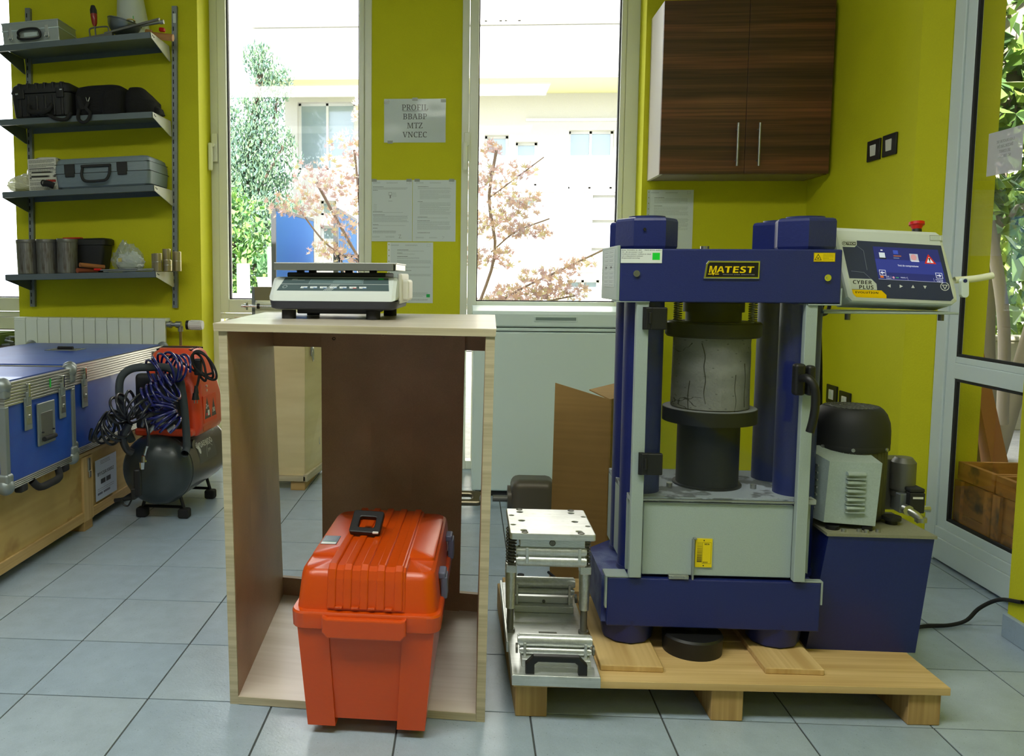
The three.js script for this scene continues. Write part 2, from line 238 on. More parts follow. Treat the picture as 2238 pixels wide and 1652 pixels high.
sheet(.243, .346, (g, w, h) => { docs(g, w, h, 1); lines(g, 36, 78, 130, 1, 8, 3, '#28343a', 4); lines(g, 36, 90, 420, 3, 9, 4); lines(g, 36, 120, 60, 1, 9, 5, '#28343a', 4); g.strokeStyle = '#333'; g.lineWidth = 2; g.strokeRect(228, 146, 34, 36); g.fillStyle = '#222'; g.fillRect(240, 178, 5, 40); g.fillRect(250, 178, 4, 34); lines(g, 270, 150, 50, 4, 14, 6); g.beginPath(); g.moveTo(222, 250); g.lineTo(272, 250); g.stroke(); lines(g, 46, 290, 40, 5, 16, 7); lines(g, 36, 372, 120, 1, 8, 8, '#28343a', 4); lines(g, 36, 384, 380, 1, 9, 9); lines(g, 36, 412, 150, 1, 8, 8, '#28343a', 4); lines(g, 40, 424, 430, 8, 10, 10); lines(g, 36, 528, 70, 1, 8, 8, '#28343a', 4); lines(g, 40, 540, 400, 1, 8, 11); lines(g, 36, 570, 60, 1, 8, 8, '#28343a', 4); lines(g, 36, 604, 290, 3, 11, 12, '#3a464c', 2.4); lines(g, 30, 670, 90, 2, 9, 13); lines(g, 190, 670, 110, 2, 9, 14); g.beginPath(); g.moveTo(345, 655); g.lineTo(375, 650); g.lineTo(352, 690); g.lineTo(385, 688); g.stroke(); }, 'procedure_sheet', 'printed procedure sheet with a small diagram near its top, left of a text-only sheet', -.442, 1.487, -4.8625, { group: 'procedure sheets taped between the windows', tapes: [[-.4, .495], [.42, .495]] });
sheet(.245, .346, (g, w, h) => { docs(g, w, h, 21); lines(g, 60, 76, 130, 1, 8, 22, '#28343a', 4); lines(g, 60, 92, 400, 2, 10, 23); lines(g, 84, 120, 370, 10, 11, 24); lines(g, 60, 252, 60, 1, 8, 22, '#28343a', 4); lines(g, 84, 268, 372, 13, 11, 25); lines(g, 60, 432, 120, 1, 8, 22, '#28343a', 4); lines(g, 60, 446, 370, 1, 9, 26); lines(g, 56, 476, 150, 1, 8, 22, '#28343a', 4); lines(g, 56, 490, 400, 9, 11, 27); lines(g, 60, 618, 150, 1, 8, 22, '#28343a', 4); lines(g, 40, 672, 100, 2, 9, 28); lines(g, 200, 672, 100, 2, 9, 29); g.strokeStyle = '#445'; g.beginPath(); g.moveTo(352, 662); g.lineTo(378, 668); g.lineTo(358, 694); g.stroke(); }, 'procedure_sheet', 'printed text-only procedure sheet beside the sheet with the diagram', -.196, 1.487, -4.8625, { group: 'procedure sheets taped between the windows', tapes: [[-.4, .495], [.4, .495]] });
sheet(.262, .346, (g, w, h) => { docs(g, w, h, 41); g.fillStyle = '#eef5f5'; g.fillRect(0, 0, 36, h); g.fillStyle = '#aab410'; for (let i = 0; i < 11; i++) g.fillRect(12, 20 + i * 62, 10, 12); lines(g, 110, 84, 130, 1, 8, 42, '#28343a', 4); lines(g, 110, 96, 300, 1, 9, 43); lines(g, 110, 118, 60, 1, 8, 42, '#28343a', 4); lines(g, 110, 130, 200, 1, 8, 44); lines(g, 110, 156, 120, 1, 8, 42, '#28343a', 4); lines(g, 110, 170, 260, 2, 9, 45); lines(g, 110, 200, 390, 4, 10, 46); lines(g, 110, 256, 60, 1, 8, 42, '#28343a', 4); lines(g, 110, 270, 380, 2, 10, 47); lines(g, 190, 312, 80, 1, 8, 42, '#28343a', 4); lines(g, 110, 354, 390, 3, 9, 48); lines(g, 280, 560, 180, 5, 10, 49); g.fillStyle = '#12c060'; g.fillRect(440, 576, 40, 36); lines(g, 270, 634, 190, 2, 10, 50, '#333', 2); }, 'procedure_sheet', 'sheet in a punched sleeve with a green square sticker, below the other procedure sheets', -.331, 1.136, -4.8612, { group: 'procedure sheets taped between the windows' });
sheet(.246, .346, (g, w, h) => { docs(g, w, h, 61); g.fillStyle = '#c8d4d0'; g.fillRect(0, 0, 34, h); g.fillStyle = '#8a960c'; for (let i = 0; i < 11; i++) g.fillRect(12, 20 + i * 62, 9, 11); lines(g, 80, 84, 110, 1, 8, 62, '#28343a', 4); lines(g, 80, 96, 380, 6, 10, 63); lines(g, 80, 176, 90, 1, 8, 62, '#28343a', 4); lines(g, 80, 190, 380, 9, 11, 64); lines(g, 80, 320, 390, 12, 11, 65); }, 'procedure_sheet', 'printed sheet in a clear sleeve on the wall under the dark wall cabinet', 1.083, 1.414, -4.6895);
// ---------------------------------------------------------------- compression testing machine
{
  const o = thing('compression_machine', 'tall navy blue compression testing machine with four columns, hex nuts and a clear guard door', 'testing machine', [.665, .12, -2.42], { w: true });
  // crosshead with front cover plate
  part(o, 'crosshead', rbx(.405, .938, 1.058, 1.186, -2.245, -2.585, .006), M.navy);
  const cp = part(o, 'cover_plate', rbx(.392, .948, 1.051, 1.188, -2.222, -2.245, .004), M.navy);
  for (const [x, y] of [[.433, 1.124], [.912, 1.116]]) part(cp, 'screw', [cylZ(.0085, .006, x, y, -2.219), cylZ(.004, .008, x, y, -2.2182, 6)], M.chrome);
  part(o, 'side_plate', [rbx(.384, .392, 1.054, 1.196, -2.223, -2.47, .002), rbx(.384, .47, 1.05, 1.0535, -2.223, -2.3, .001), rbx(.948, .952, 1.046, 1.09, -2.223, -2.45, .001), rbx(.87, .952, 1.0455, 1.049, -2.223, -2.3, .001)], M.grey);
  const stk = print(ctex(256, 160, (g, w, h) => { g.fillStyle = '#cdd6d4'; g.fillRect(0, 0, w, h); g.strokeStyle = '#9aa6a6'; for (let c = 0; c < 2; c++) { g.strokeRect(12 + c * 122, 6, 104, 146); for (let k = 0; k < 8; k++) g.strokeRect(12 + c * 122, 6 + k * 18, 104, 18); lines(g, 20 + c * 122, 12, 84, 8, 18, 70 + c); lines(g, 40 + c * 122, 72, 40, 1, 8, 9, '#222', 8); } }), .6);
  part(o, 'data_table', box(.001, .1, .17, .3835, 1.138, -2.345).rotateY(0), stk);
  // hex nuts with chamfered corners
  const hex = (x, z, rot) => { const pts = Array.from({ length: 6 }, (_, i) => [.0815 * Math.cos(i * PI / 3 + rot), .0815 * Math.sin(i * PI / 3 + rot)]); return ext(pts, .084, .009).rotateX(-PI / 2).translate(x, 1.188, z); };
  const nutPos = [[.48, -2.338, -.087], [.896, -2.338, .28], [.487, -2.505, .2], [.893, -2.505, .1]];
  for (const [x, z, rt] of nutPos) { const n = part(o, 'hex_nut', hex(x, z, rt), M.navy); part(n, 'column_end', [cyl(.048, .048, .006, x, 1.2745, z), cyl(.054, .05, .004, x, 1.272, z)], M.navy); part(n, 'grub_screw', cylZ(.004, .003, x - .02, 1.24, z + .0735, 8), M.black); }
  part(o, 'lifting_bolt', [cyl(.012, .012, .014, .636, 1.192, -2.34, 6)], M.steel);
  // columns
  for (const [x, z] of [[.48, -2.338], [.896, -2.338], [.487, -2.505], [.893, -2.505]]) part(o, 'column', [cyl(.053, .053, .75, x, .683, z, 40), cyl(.056, .056, .012, x, .314, z, 40)], M.navy);
  // base block, front plate, feet
  part(o, 'base_block', plan([[.372, -2.262], [.93, -2.262], [.93, -2.5], [.88, -2.6], [.46, -2.6], [.372, -2.5]], .18, .308), M.navyDust);
  part(o, 'base_front_plate', rbx(.384, .944, .176, .31, -2.242, -2.262, .004), M.navy);
  part(o, 'base_bracket', [rbx(.382, .44, .3105, .3145, -2.242, -2.3, .001), rbx(.379, .384, .225, .314, -2.242, -2.3, .001), rbx(.89, .946, .3105, .3145, -2.242, -2.262, .001), rbx(.944, .949, .25, .314, -2.242, -2.262, .001)], M.grey);
  for (const [x, z] of [[.452, -2.318], [.85, -2.318], [.47, -2.52], [.85, -2.52]]) part(o, 'foot', [cyl(.068, .078, .066, x, .159, z, 10), cyl(.06, .068, .006, x, .123, z, 10)], M.navy);
  // lower cabinet: table plate and grey front panel
  part(o, 'table_plate', uvm(rbx(.44, .93, .515, .53, -2.262, -2.6, .003)), M.greyDust);
  part(o, 'front_panel', rbx(.476, .868, .318, .515, -2.252, -2.262, .003), M.grey);
  part(o, 'panel_side', [bx(.44, .446, .318, .515, -2.29, -2.6), bx(.92, .926, .318, .515, -2.29, -2.6), bx(.44, .93, .318, .515, -2.594, -2.6)], M.grey);
  part(o, 'panel_catch', [rbx(.545, .598, .311, .322, -2.238, -2.252, .002), cylZ(.004, .004, .556, .317, -2.236, 8), cylZ(.004, .004, .588, .317, -2.236, 8)], M.steel);
  // travel scale
  part(o, 'travel_pointer', [rbx(.606, .611, .31, .42, -2.24, -2.252, .001), rbx(.6085, .6165, .42, .424, -2.24, -2.252, .001)], M.steel);
  part(o, 'travel_scale', box(.044, .078, .003, .637, .382, -2.2495), [M.yellow, M.yellow, M.yellow, M.yellow, print(ctex(176, 312, (g, w, h) => {
    g.fillStyle = '#ecd400'; g.fillRect(0, 0, w, h); g.fillStyle = '#16160c'; for (let i = 0; i < 20; i++) g.fillRect(18, 40 + i * 11, 52, 1.5 + i * .34); g.strokeStyle = '#16160c'; g.lineWidth = 2; g.strokeRect(74, 40, 90, 232); g.font = 'bold 26px sans-serif'; g.fillText('MIN', 92, 68); g.font = 'bold 24px sans-serif'; g.fillText('MAX', 80, 266); g.beginPath(); g.arc(88, 20, 7, 0, 7); g.arc(88, 294, 7, 0, 7); g.fill(); }), .5), M.yellow]);
  // piston and platens
  part(o, 'lower_piston', [cyl(.085, .085, .19, .686, .62, -2.42, 48), cyl(.094, .094, .006, .686, .532, -2.42, 48)], M.platen);
  const lp = part(o, 'lower_platen', [cyl(.128, .128, .038, .686, .732, -2.42, 56)], M.platen);
  part(lp, 'platen_face', cyl(.126, .126, .0012, .686, .7515, -2.42, 56), M.platenTop);
  part(o, 'upper_platen', [cyl(.124, .129, .006, .688, .954, -2.42, 56), cyl(.129, .129, .032, .688, .973, -2.42, 56), cyl(.129, .124, .004, .688, .991, -2.42, 56)], M.platen);
  part(o, 'upper_piston', [cyl(.075, .075, .03, .688, 1.008, -2.42, 40), cyl(.082, .082, .04, .688, 1.04, -2.42, 40)], M.platen);
  const coil = (x, z) => { const p = []; for (let i = 0; i <= 72; i++) { const a = i / 72 * PI * 2 * 8; p.push([x + .0105 * Math.cos(a), .996 + .05 * i / 72, z + .0105 * Math.sin(a)]); } return tube(p, .0018, 200, 5); };
  for (const [x, z] of [[.585, -2.4], [.772, -2.345]]) { const s = part(o, 'platen_spring', coil(x, z), M.darksteel); part(s, 'spring_stud', [cyl(.004, .004, .06, x, 1.02, z, 10), cyl(.009, .009, .006, x, 1.05, z, 6)], M.steel); }
  for (const [x, z] of [[.57, -2.37], [.8, -2.37]]) part(o, 'plate_bolt', [cyl(.0085, .0085, .012, x, .536, z, 6)], M.steel);
  // guard door: two grey stiles, clear pane, hinges, pull handle
  part(o, 'door_stile', rbx(.438, .470, .316, 1.05, -2.228, -2.25, .002), M.grey); part(o, 'door_stile', rbx(.866, .896, .316, 1.05, -2.228, -2.25, .002), M.grey);
  const d = part(o, 'guard_pane', bx(.47, .868, .528, 1.049, -2.243, -2.247), M.acry);
  part(o, 'pane_edge', [bx(.47, .868, .524, .528, -2.242, -2.248)], M.steel);
  for (const y of [1.009, .627]) { const h = part(o, 'hinge', [rbx(.458, .514, y - .029, y + .029, -2.212, -2.228, .004), cyl(.0075, .0075, .058, .46, y, -2.222, 12), rbx(.466, .473, y - .014, y + .016, -2.207, -2.214, .002)], M.black); part(h, 'hinge_seam', bx(.473, .475, y - .028, y + .028, -2.2105, -2.213), M.gasket); }
  const hd = part(o, 'door_handle', [rbx(.836, .864, .815, .897, -2.2, -2.228, .008), rbx(.868, .889, .815, .893, -2.2, -2.228, .008)], M.black);
  part(hd, 'grip', tube([[.853, .86, -2.2], [.857, .863, -2.172], [.868, .845, -2.16], [.873, .8, -2.16], [.871, .76, -2.164], [.866, .728, -2.168]], .0105, 40, 12), M.black);
  // badge, certificate, laser warning
  const bg = part(o, 'maker_badge', [ext([[.602, 1.112], [.742, 1.112], [.7425, 1.158], [.613, 1.158], [.607, 1.15]], .006, .0015).translate(0, 0, -2.2225)], M.chrome);
  const bp = new THREE.ShapeGeometry(new THREE.Shape([[.608, 1.1165], [.738, 1.1165], [.7385, 1.1535], [.6165, 1.1535], [.612, 1.148]].map(p => new THREE.Vector2(...p)))); { const u = bp.attributes.uv, q = bp.attributes.position; for (let i = 0; i < q.count; i++) u.setXY(i, (q.getX(i) - .608) / .1305, (q.getY(i) - 1.1165) / .037); bp.translate(0, 0, -2.2158); }
  part(bg, 'badge_print', bp, print(ctex(704, 200, (g, w, h) => { g.fillStyle = '#0e0c1c'; g.fillRect(0, 0, w, h); g.fillStyle = '#f0d000'; g.font = 'bold 132px sans-serif'; g.textAlign = 'left'; g.save(); g.transform(1, 0, -.12, 1, 20, 0); fit(g, 'M', 22, 142, 122); g.font = 'bold 124px sans-serif'; fit(g, 'A', 136, 142, 104); fit(g, 'TEST', 238, 142, 400); g.fillRect(26, 154, 50, 13); g.fillRect(118, 154, 56, 13); g.beginPath(); g.moveTo(70, 142); g.lineTo(118, 142); g.lineTo(98, 182); g.fill(); g.restore(); g.fillStyle = '#b8b8c0'; g.font = '17px sans-serif'; fit(g, 'INNOVATIVE  GLOBAL  MANUFACTURER', 226, 172, 430); }), .35));
  part(o, 'certificate', rbx(.3925, .497, 1.151, 1.187, -2.2205, -2.222, .0003), [M.paper, M.paper, M.paper, M.paper, print(ctex(420, 150, (g, w, h) => { g.fillStyle = '#e2e8e6'; g.fillRect(0, 0, w, h); g.fillStyle = '#2a2f38'; g.font = 'italic bold 15px serif'; ['Beton, VNCEEBS12, nr. 3050        PRESA BETON, model 3', 'Nr. de inventar: 3,43', 'Certificat de etalonare / verificare nr. (data)', 'este echipamentul etalonat:', 'Responsabil metrolog:'].forEach((s, i) => fit(g, s, 6, 18 + i * 21, [404, 210, 300, 220, 190][i])); g.fillStyle = '#12d838'; g.fillRect(322, 40, 76, 76); }), .5), M.paper]);
  part(o, 'laser_warning', box(.053, .023, .001, .903, 1.168, -2.2213), [M.yellow, M.yellow, M.yellow, M.yellow, print(ctex(260, 112, (g, w, h) => { g.fillStyle = '#e8cc00'; g.fillRect(0, 0, w, h); g.strokeStyle = '#181400'; g.lineWidth = 3; g.strokeRect(3, 3, w - 6, h - 6); g.lineWidth = 7; g.beginPath(); g.moveTo(52, 20); g.lineTo(90, 90); g.lineTo(14, 90); g.closePath(); g.stroke(); g.fillStyle = '#181400'; g.beginPath(); g.arc(52, 68, 9, 0, 7); g.fill(); g.fillRect(36, 66, 32, 3); lines(g, 112, 18, 130, 7, 12, 77, '#3a3400', 3); }), .5), M.yellow]);
  // console and its bracket
  const br = part(o, 'console_bracket', [rbx(.94, 1.285, 1.022, 1.028, -2.3, -2.45, .002), rbx(.942, .975, 1.022, 1.2, -2.45, -2.48, .004)], M.grey);
  for (const x of [1.01, 1.25]) part(br, 'bracket_bolt', cyl(.0075, .0075, .018, x, 1.014, -2.32, 8), M.darksteel);
}
{
  // control console: a wedge with a leaning face; drawn upright in its own axes and leaned back
  const o = thing('control_console', 'white and dark blue control console with a lit colour screen beside the machine crosshead', 'control console', [1.136, 1.051, -2.305], {});
  o.rotation.set(-.2, 0, -.028); // leans back
  const outline = [[-.134, .012], [-.122, 0], [.135, 0], [.149, .012], [.146, .04], [.111, .186], [.098, .196], [-.164, .201], [-.172, .188]];
  part(o, 'housing', ext(outline, .1, .01).translate(0, 0, -.1), M.plastic);
  const fp = [[-.121, .022], [-.112, .012], [.128, .010], [.136, .018], [.132, .035], [.107, .158], [-.150, .166]];
  const U0 = -.152, V0 = .008, UW = .292, VH = .16;
  const g = new THREE.ShapeGeometry(new THREE.Shape(fp.map(p => new THREE.Vector2(...p)))); { const u = g.attributes.uv, q = g.attributes.position; for (let i = 0; i < q.count; i++) u.setXY(i, (q.getX(i) - U0) / UW, (q.getY(i) - V0) / VH); g.translate(0, 0, .0006); }
  const X = x => (x - U0) / UW * 1168, Y = y => 640 - (y - V0) / VH * 640;
  part(o, 'front_film', g, print(ctex(1168, 640, (c, w, h) => {
    c.fillStyle = '#273158'; c.fillRect(0, 0, w, h); c.strokeStyle = '#8a94b4'; c.lineWidth = 3; c.beginPath(); c.moveTo(120, 30); c.lineTo(240, 120); c.lineTo(275, 330); c.stroke(); c.beginPath(); c.moveTo(110, 345); c.lineTo(240, 355); c.lineTo(310, 420); c.stroke();
    c.fillStyle = '#c4ccc8'; c.beginPath(); c.moveTo(0, 8); c.lineTo(172, 8); c.lineTo(172, 60); c.lineTo(150, 86); c.lineTo(0, 86); c.fill(); c.fillStyle = '#14181c'; c.fillRect(66, 30, 96, 36); c.fillStyle = '#e8eeee'; c.font = 'bold 30px sans-serif'; fit(c, 'TECH', 72, 58, 86); c.strokeStyle = '#14181c'; c.lineWidth = 4; c.beginPath(); c.arc(42, 48, 20, 0, 7); c.stroke(); c.fillStyle = '#14181c'; c.fillText('iT', 30, 58);
    c.fillStyle = '#c4ccc8'; c.beginPath(); c.moveTo(30, 424); c.lineTo(320, 424); c.lineTo(370, 475); c.lineTo(375, 540); c.lineTo(70, 540); c.fill(); c.fillStyle = '#1a1e22'; c.font = 'bold 56px sans-serif'; fit(c, 'CYBER', 124, 482, 200); fit(c, 'PLUS', 186, 534, 156);
    c.fillStyle = '#f0c400'; c.beginPath(); c.moveTo(96, 544); c.lineTo(420, 544); c.lineTo(470, 590); c.lineTo(470, 640); c.lineTo(120, 640); c.fill(); c.fillStyle = '#1a1e22'; c.font = 'bold 30px sans-serif'; fit(c, 'EVOLUTION', 150, 582, 240);
    c.fillStyle = '#d8dce4'; for (const [x, a] of [[500, PI], [620, 0], [742, -PI / 2], [864, PI / 2]]) { c.save(); c.translate(x, 492); c.rotate(a); c.beginPath(); c.moveTo(20, 0); c.lineTo(-14, 18); c.lineTo(-14, -18); c.fill(); c.restore(); }
    c.strokeStyle = '#e4e8ee'; c.lineWidth = 7; c.beginPath(); c.arc(1066, 478, 42, 0, 7); c.stroke(); c.beginPath(); c.moveTo(1042, 464); c.lineTo(1090, 464); c.lineTo(1066, 504); c.closePath(); c.stroke();
  }), .3));
  const scr = ctex(800, 400, (c, w, h) => {
    c.fillStyle = '#202a78'; c.fillRect(0, 0, w, h); c.fillStyle = '#2c3a96'; c.fillRect(0, 150, w, 160);
    c.fillStyle = '#e8f4f4'; c.fillRect(60, 70, 72, 66); c.fillStyle = '#14182c'; c.fillRect(56, 132, 86, 16); c.fillStyle = '#fff'; c.fillRect(86, 34, 26, 14); c.fillStyle = '#3c58c8'; c.fillRect(240, 34, 60, 46); c.fillStyle = '#b06848'; c.fillRect(236, 96, 96, 14); c.fillStyle = '#8894a8'; c.fillRect(232, 124, 70, 10);
    c.fillStyle = '#c8ccd4'; c.fillRect(436, 66, 104, 90); c.fillStyle = '#e8a8a8'; c.beginPath(); c.arc(484, 108, 36, 0, 7); c.fill(); c.fillStyle = '#fff'; c.fillRect(446, 150, 96, 12);
    c.fillStyle = '#e02020'; c.beginPath(); c.moveTo(670, 60); c.lineTo(740, 178); c.lineTo(600, 178); c.fill(); c.fillStyle = '#f4f8f8'; c.beginPath(); c.moveTo(670, 92); c.lineTo(712, 166); c.lineTo(628, 166); c.fill(); c.fillStyle = '#111'; c.beginPath(); c.moveTo(660, 108); c.lineTo(682, 108); c.lineTo(674, 146); c.lineTo(666, 146); c.fill(); c.beginPath(); c.arc(670, 156, 6, 0, 7); c.fill();
    c.fillStyle = '#eef2fa'; c.font = 'bold 28px sans-serif'; c.textAlign = 'center'; c.textAlign = 'left'; fit(c, 'Test de compresiune', 268, 228, 250);
    for (const [x, y, f] of [[26, 300, -1], [700, 300, 1]]) { c.strokeStyle = '#f0f4ff'; c.lineWidth = 6; c.strokeRect(x, y - 14, 74, 62); c.fillStyle = '#f0f4ff'; c.save(); c.translate(x + 37, y + 17); c.scale(f, 1); c.fillRect(-26, -6, 30, 12); c.beginPath(); c.moveTo(0, -22); c.lineTo(28, 0); c.lineTo(0, 22); c.fill(); c.restore(); }
    c.fillStyle = '#e87830'; c.fillRect(26, 356, 40, 24); c.fillStyle = '#f0f4ff'; c.font = 'bold 17px sans-serif'; c.fillText('CLS4', 96, 366); c.fillText('C.0.0.5', 94, 388); c.fillText('PROFIL 1', 270, 372); c.fillText('17/05/2024', 680, 376); c.fillText('11:08 AM', 692, 396); c.fillStyle = '#e0a0b8'; c.beginPath(); c.arc(184, 370, 14, 0, 7); c.fill(); c.fillStyle = '#50b870'; c.fillRect(212, 364, 34, 10); c.fillStyle = '#f0f4ff'; c.fillRect(154, 352, 2, 40); c.fillRect(350, 352, 2, 40); c.fillRect(660, 352, 2, 40); c.fillRect(0, 396, w, 3);
  });
  const sm = new THREE.MeshStandardMaterial({ color: 0x050508, roughness: .2, emissive: 0xffffff, emissiveMap: scr, emissiveIntensity: .75 });
  const sg = hexa([[-.054, .062, .0008], [.118, .058, .0008], [.118, .058, -.004], [-.054, .062, -.004], [-.068, .150, .0008], [.098, .146, .0008], [.098, .146, -.004], [-.068, .150, -.004]]);
  { const u = sg.attributes.uv; [[0, 0], [1, 0], [1, 1], [0, 0], [1, 1], [0, 1]].forEach((k, i) => u.setXY(i, ...k)); for (let i = 6; i < u.count; i++) u.setXY(i, .5, .3); }
  sg.translate(0, 0, .0005); part(o, 'screen', sg, sm);
  const sl = new THREE.RectAreaLight(0x5060d0, .5, .17, .088); sl.position.set(.024, .104, .004); sl.lookAt(.024, .104, 1); o.add(sl); sl.rotation.set(0, PI, 0);
  const st = part(o, 'emergency_button', [cyl(.012, .012, .014, .067, .204, -.04, 20)], M.black); part(st, 'red_cap', [cyl(.011, .016, .012, .067, .217, -.04, 24), cyl(.019, .019, .008, .067, .227, -.04, 24)], M.red);
  part(o, 'rating_label', box(.033, .015, .001, .095, .178, .0006), print(ctex(132, 60, (c, w, h) => { c.fillStyle = '#cdd6d0'; c.fillRect(0, 0, w, h); c.strokeStyle = '#555'; c.lineWidth = 3; c.strokeRect(4, 4, 118, 50); lines(c, 14, 14, 90, 4, 10, 5); }), .6));
}
{
  const o = thing('data_stick', 'small white swivel data stick plugged into the right edge of the control console', 'memory stick', [1.305, 1.1, -2.33], { tilt: .06 });
  part(o, 'body', rb(.016, .04, .01, .004, .004, -.01, 0), M.offw); part(o, 'swivel_cover', [ext([...rrect(.019, .052, .009, .004, -.008)], .014, .001, [circ(.004, .01, .005)]).translate(0, 0, -.007)], M.alu); part(o, 'swivel_pivot', cylZ(.0045, .016, .004, .01, 0), M.navy);
}
single('tube_end', 'white paper tube end pointing at the door above the data stick', 'tube', [tube([[1.3, 1.112, -2.36], [1.35, 1.116, -2.36], [1.398, 1.125, -2.36]], .009, 12, 16)], M.upvc);
{
  const o = thing('concrete_cylinder', 'cracked grey concrete test cylinder squeezed between the two black platens', 'concrete sample', [.687, .753, -2.42], {});
  const g = new THREE.CylinderGeometry(.105, .107, .196, 56, 10, false).translate(0, .1, 0), p = g.attributes.position, r = rng(5);
  for (let i = 0; i < p.count; i++) { const a = Math.atan2(p.getZ(i), p.getX(i)), y = p.getY(i), k = 1 - .02 * Math.max(0, Math.sin(a * 3 + y * 9)) * (y > .17 && Math.cos(a - .3) > .75 ? 4.5 : 1); p.setX(i, p.getX(i) * k); p.setZ(i, p.getZ(i) * k); }
  { const u = g.attributes.uv; for (let i = 0; i < u.count; i++) u.setXY(i, u.getX(i) * .68, u.getY(i) * .196); }
  g.computeVertexNormals(); part(o, 'cylinder_body', g, M.conc);
  const crack = std([58, 58, 54], .95);
  for (const [a0, pts] of [[1.95, [[0, .02], [.05, .05], [.02, .085], [.07, .12], [.05, .15], [.14, .185]]], [1.2, [[0, .0], [-.03, .03], [.02, .06], [.0, .1]]], [.85, [[0, .01], [.03, .04], [.01, .09], [.06, .13]]], [2.4, [[0, .0], [.02, .04], [-.02, .08]]]])
    part(o, 'crack', tube(pts.map(([da, y]) => [.1062 * Math.cos(a0 + da), y, .1062 * Math.sin(a0 + da)]), .0012, 24, 4), crack);
}
{
  const o = thing('hydraulic_power_pack', 'navy blue oil tank power pack with an upright black motor and grey louvred cover', 'power pack', [1.09, .104, -2.36], { w: true });
  part(o, 'oil_tank', hexa([[.936, .104, -2.3], [1.223, .104, -2.296], [1.226, .104, -2.5], [.952, .104, -2.5], [.96, .437, -2.25], [1.228, .437, -2.246], [1.222, .437, -2.46], [.965, .437, -2.46]]), M.navy);
  part(o, 'tank_lid', hexa([[.954, .437, -2.246], [1.232, .437, -2.24], [1.226, .437, -2.47], [.96, .437, -2.47], [.954, .445, -2.246], [1.232, .445, -2.24], [1.226, .445, -2.47], [.96, .445, -2.47]]), std([150, 150, 126], .6, .2, { map: fine }));
  for (const [x, z] of [[1.003, -2.262], [1.045, -2.266], [1.093, -2.266], [1.06, -2.258]]) part(o, 'lid_bolt', cyl(.006, .006, .008, x, .449, z, 6), M.steel);
  part(o, 'filler_cap', cyl(.018, .018, .01, .985, .45, -2.29, 14), M.black); part(o, 'filler_cap', cyl(.014, .014, .012, 1.073, .45, -2.285, 14), M.black);
  // grey cover with louvres
  const cv = part(o, 'electrical_cover', [hexa([[.962, .462, -2.29], [1.09, .458, -2.276], [1.098, .458, -2.4], [.93, .462, -2.4], [.97, .628, -2.29], [1.1, .628, -2.276], [1.094, .65, -2.4], [.935, .65, -2.4]])], M.grey);
  for (let k = 0; k < 5; k++) { const g = new THREE.CylinderGeometry(.009, .009, .048, 10, 1, false, 0, PI).rotateY(0).rotateZ(PI / 2).rotateY(.1).translate(1.036, .503 + k * .0228, -2.2825); part(cv, 'louvre', [g, rbx(1.011, 1.061, .492 + k * .0228, .4945 + k * .0228, -2.272, -2.284, .0008)], M.grey); }
  for (let k = 0; k < 6; k++) part(cv, 'side_louvre', [rb(.004, .006, .055, .0015, .9505 + .0004 * k, .51 + k * .02, -2.345)], M.galv);
  part(cv, 'cover_screw', [cylX(.004, .006, .953, .492, -2.33, 8)], M.steel);
  // motor
  const fins = []; for (let k = 0; k < 40; k++) fins.push(box(.006, .19, .014, .094, 0, 0).rotateY(k / 40 * 2 * PI).translate(1.08, .55, -2.43));
  part(o, 'motor_body', [cyl(.088, .088, .2, 1.08, .548, -2.43, 40), ...fins], std([70, 70, 68], .5, .3));
  const fc = part(o, 'fan_cowl', [lathe([[.1, 0], [.101, .006], [.1005, .04], [.098, .062], [.09, .085], [.08, .098], [.072, .104], [.069, .102]], 48).translate(1.082, .655, -2.43), lathe([[.096, -.014], [.1005, -.012], [.1005, .002], [.097, .004]], 48).translate(1.082, .655, -2.43)], M.blackM);
  const gr = []; for (let k = -6; k <= 6; k++) { const x = k * .0105, l = Math.sqrt(.07 * .07 - x * x) * 2; gr.push(box(.0035, .003, l, x, 0, 0)); } for (let k = -3; k <= 3; k++) { const x = k * .018, l = Math.sqrt(.07 * .07 - x * x) * 2; gr.push(box(l, .003, .003, 0, -.002, x)); } for (const r of [.03, .055]) gr.push(new THREE.TorusGeometry(r, .002, 6, 40).rotateX(PI / 2));
  part(fc, 'fan_grille', gr.map(g => g.translate(1.082, .758, -2.43)), std([96, 98, 98], .5, .2)); part(fc, 'grille_back', cyl(.07, .07, .002, 1.082, .735, -2.43, 40), M.gasket);
  for (const a of [.9, 1.9, 2.7]) part(fc, 'cowl_screw', cyl(.005, .005, .006, 0, 0, 0, 8).rotateX(PI / 2).translate(0, 0, .1015).rotateY(PI / 2 - a).translate(1.082, .65, -2.43), M.steel);
  // valve group
  const v = part(o, 'valve_block', [rbx(1.2, 1.262, .452, .6, -2.47, -2.53, .003)], M.darksteel);
  part(v, 'valve_cylinder', [cyl(.033, .033, .078, 1.247, .556, -2.46, 28), cyl(.033, .022, .014, 1.247, .602, -2.46, 28), cyl(.03, .03, .02, 1.247, .508, -2.46, 28)], M.darksteel);
  part(v, 'solenoid', [rbx(1.222, 1.285, .456, .512, -2.418, -2.47, .004)], M.galv);
  part(v, 'connector', [rbx(1.238, 1.28, .462, .52, -2.398, -2.42, .003), rbx(1.238, 1.28, .52, .532, -2.4, -2.45, .004)], M.blackM); part(v, 'connector_label', rbx(1.246, 1.274, .503, .509, -2.3965, -2.398, .0005), M.offw);
  part(v, 'gland', [cylX(.009, .03, 1.29, .47, -2.42, 12), cylX(.012, .012, 1.278, .47, -2.42, 6)], M.steel);
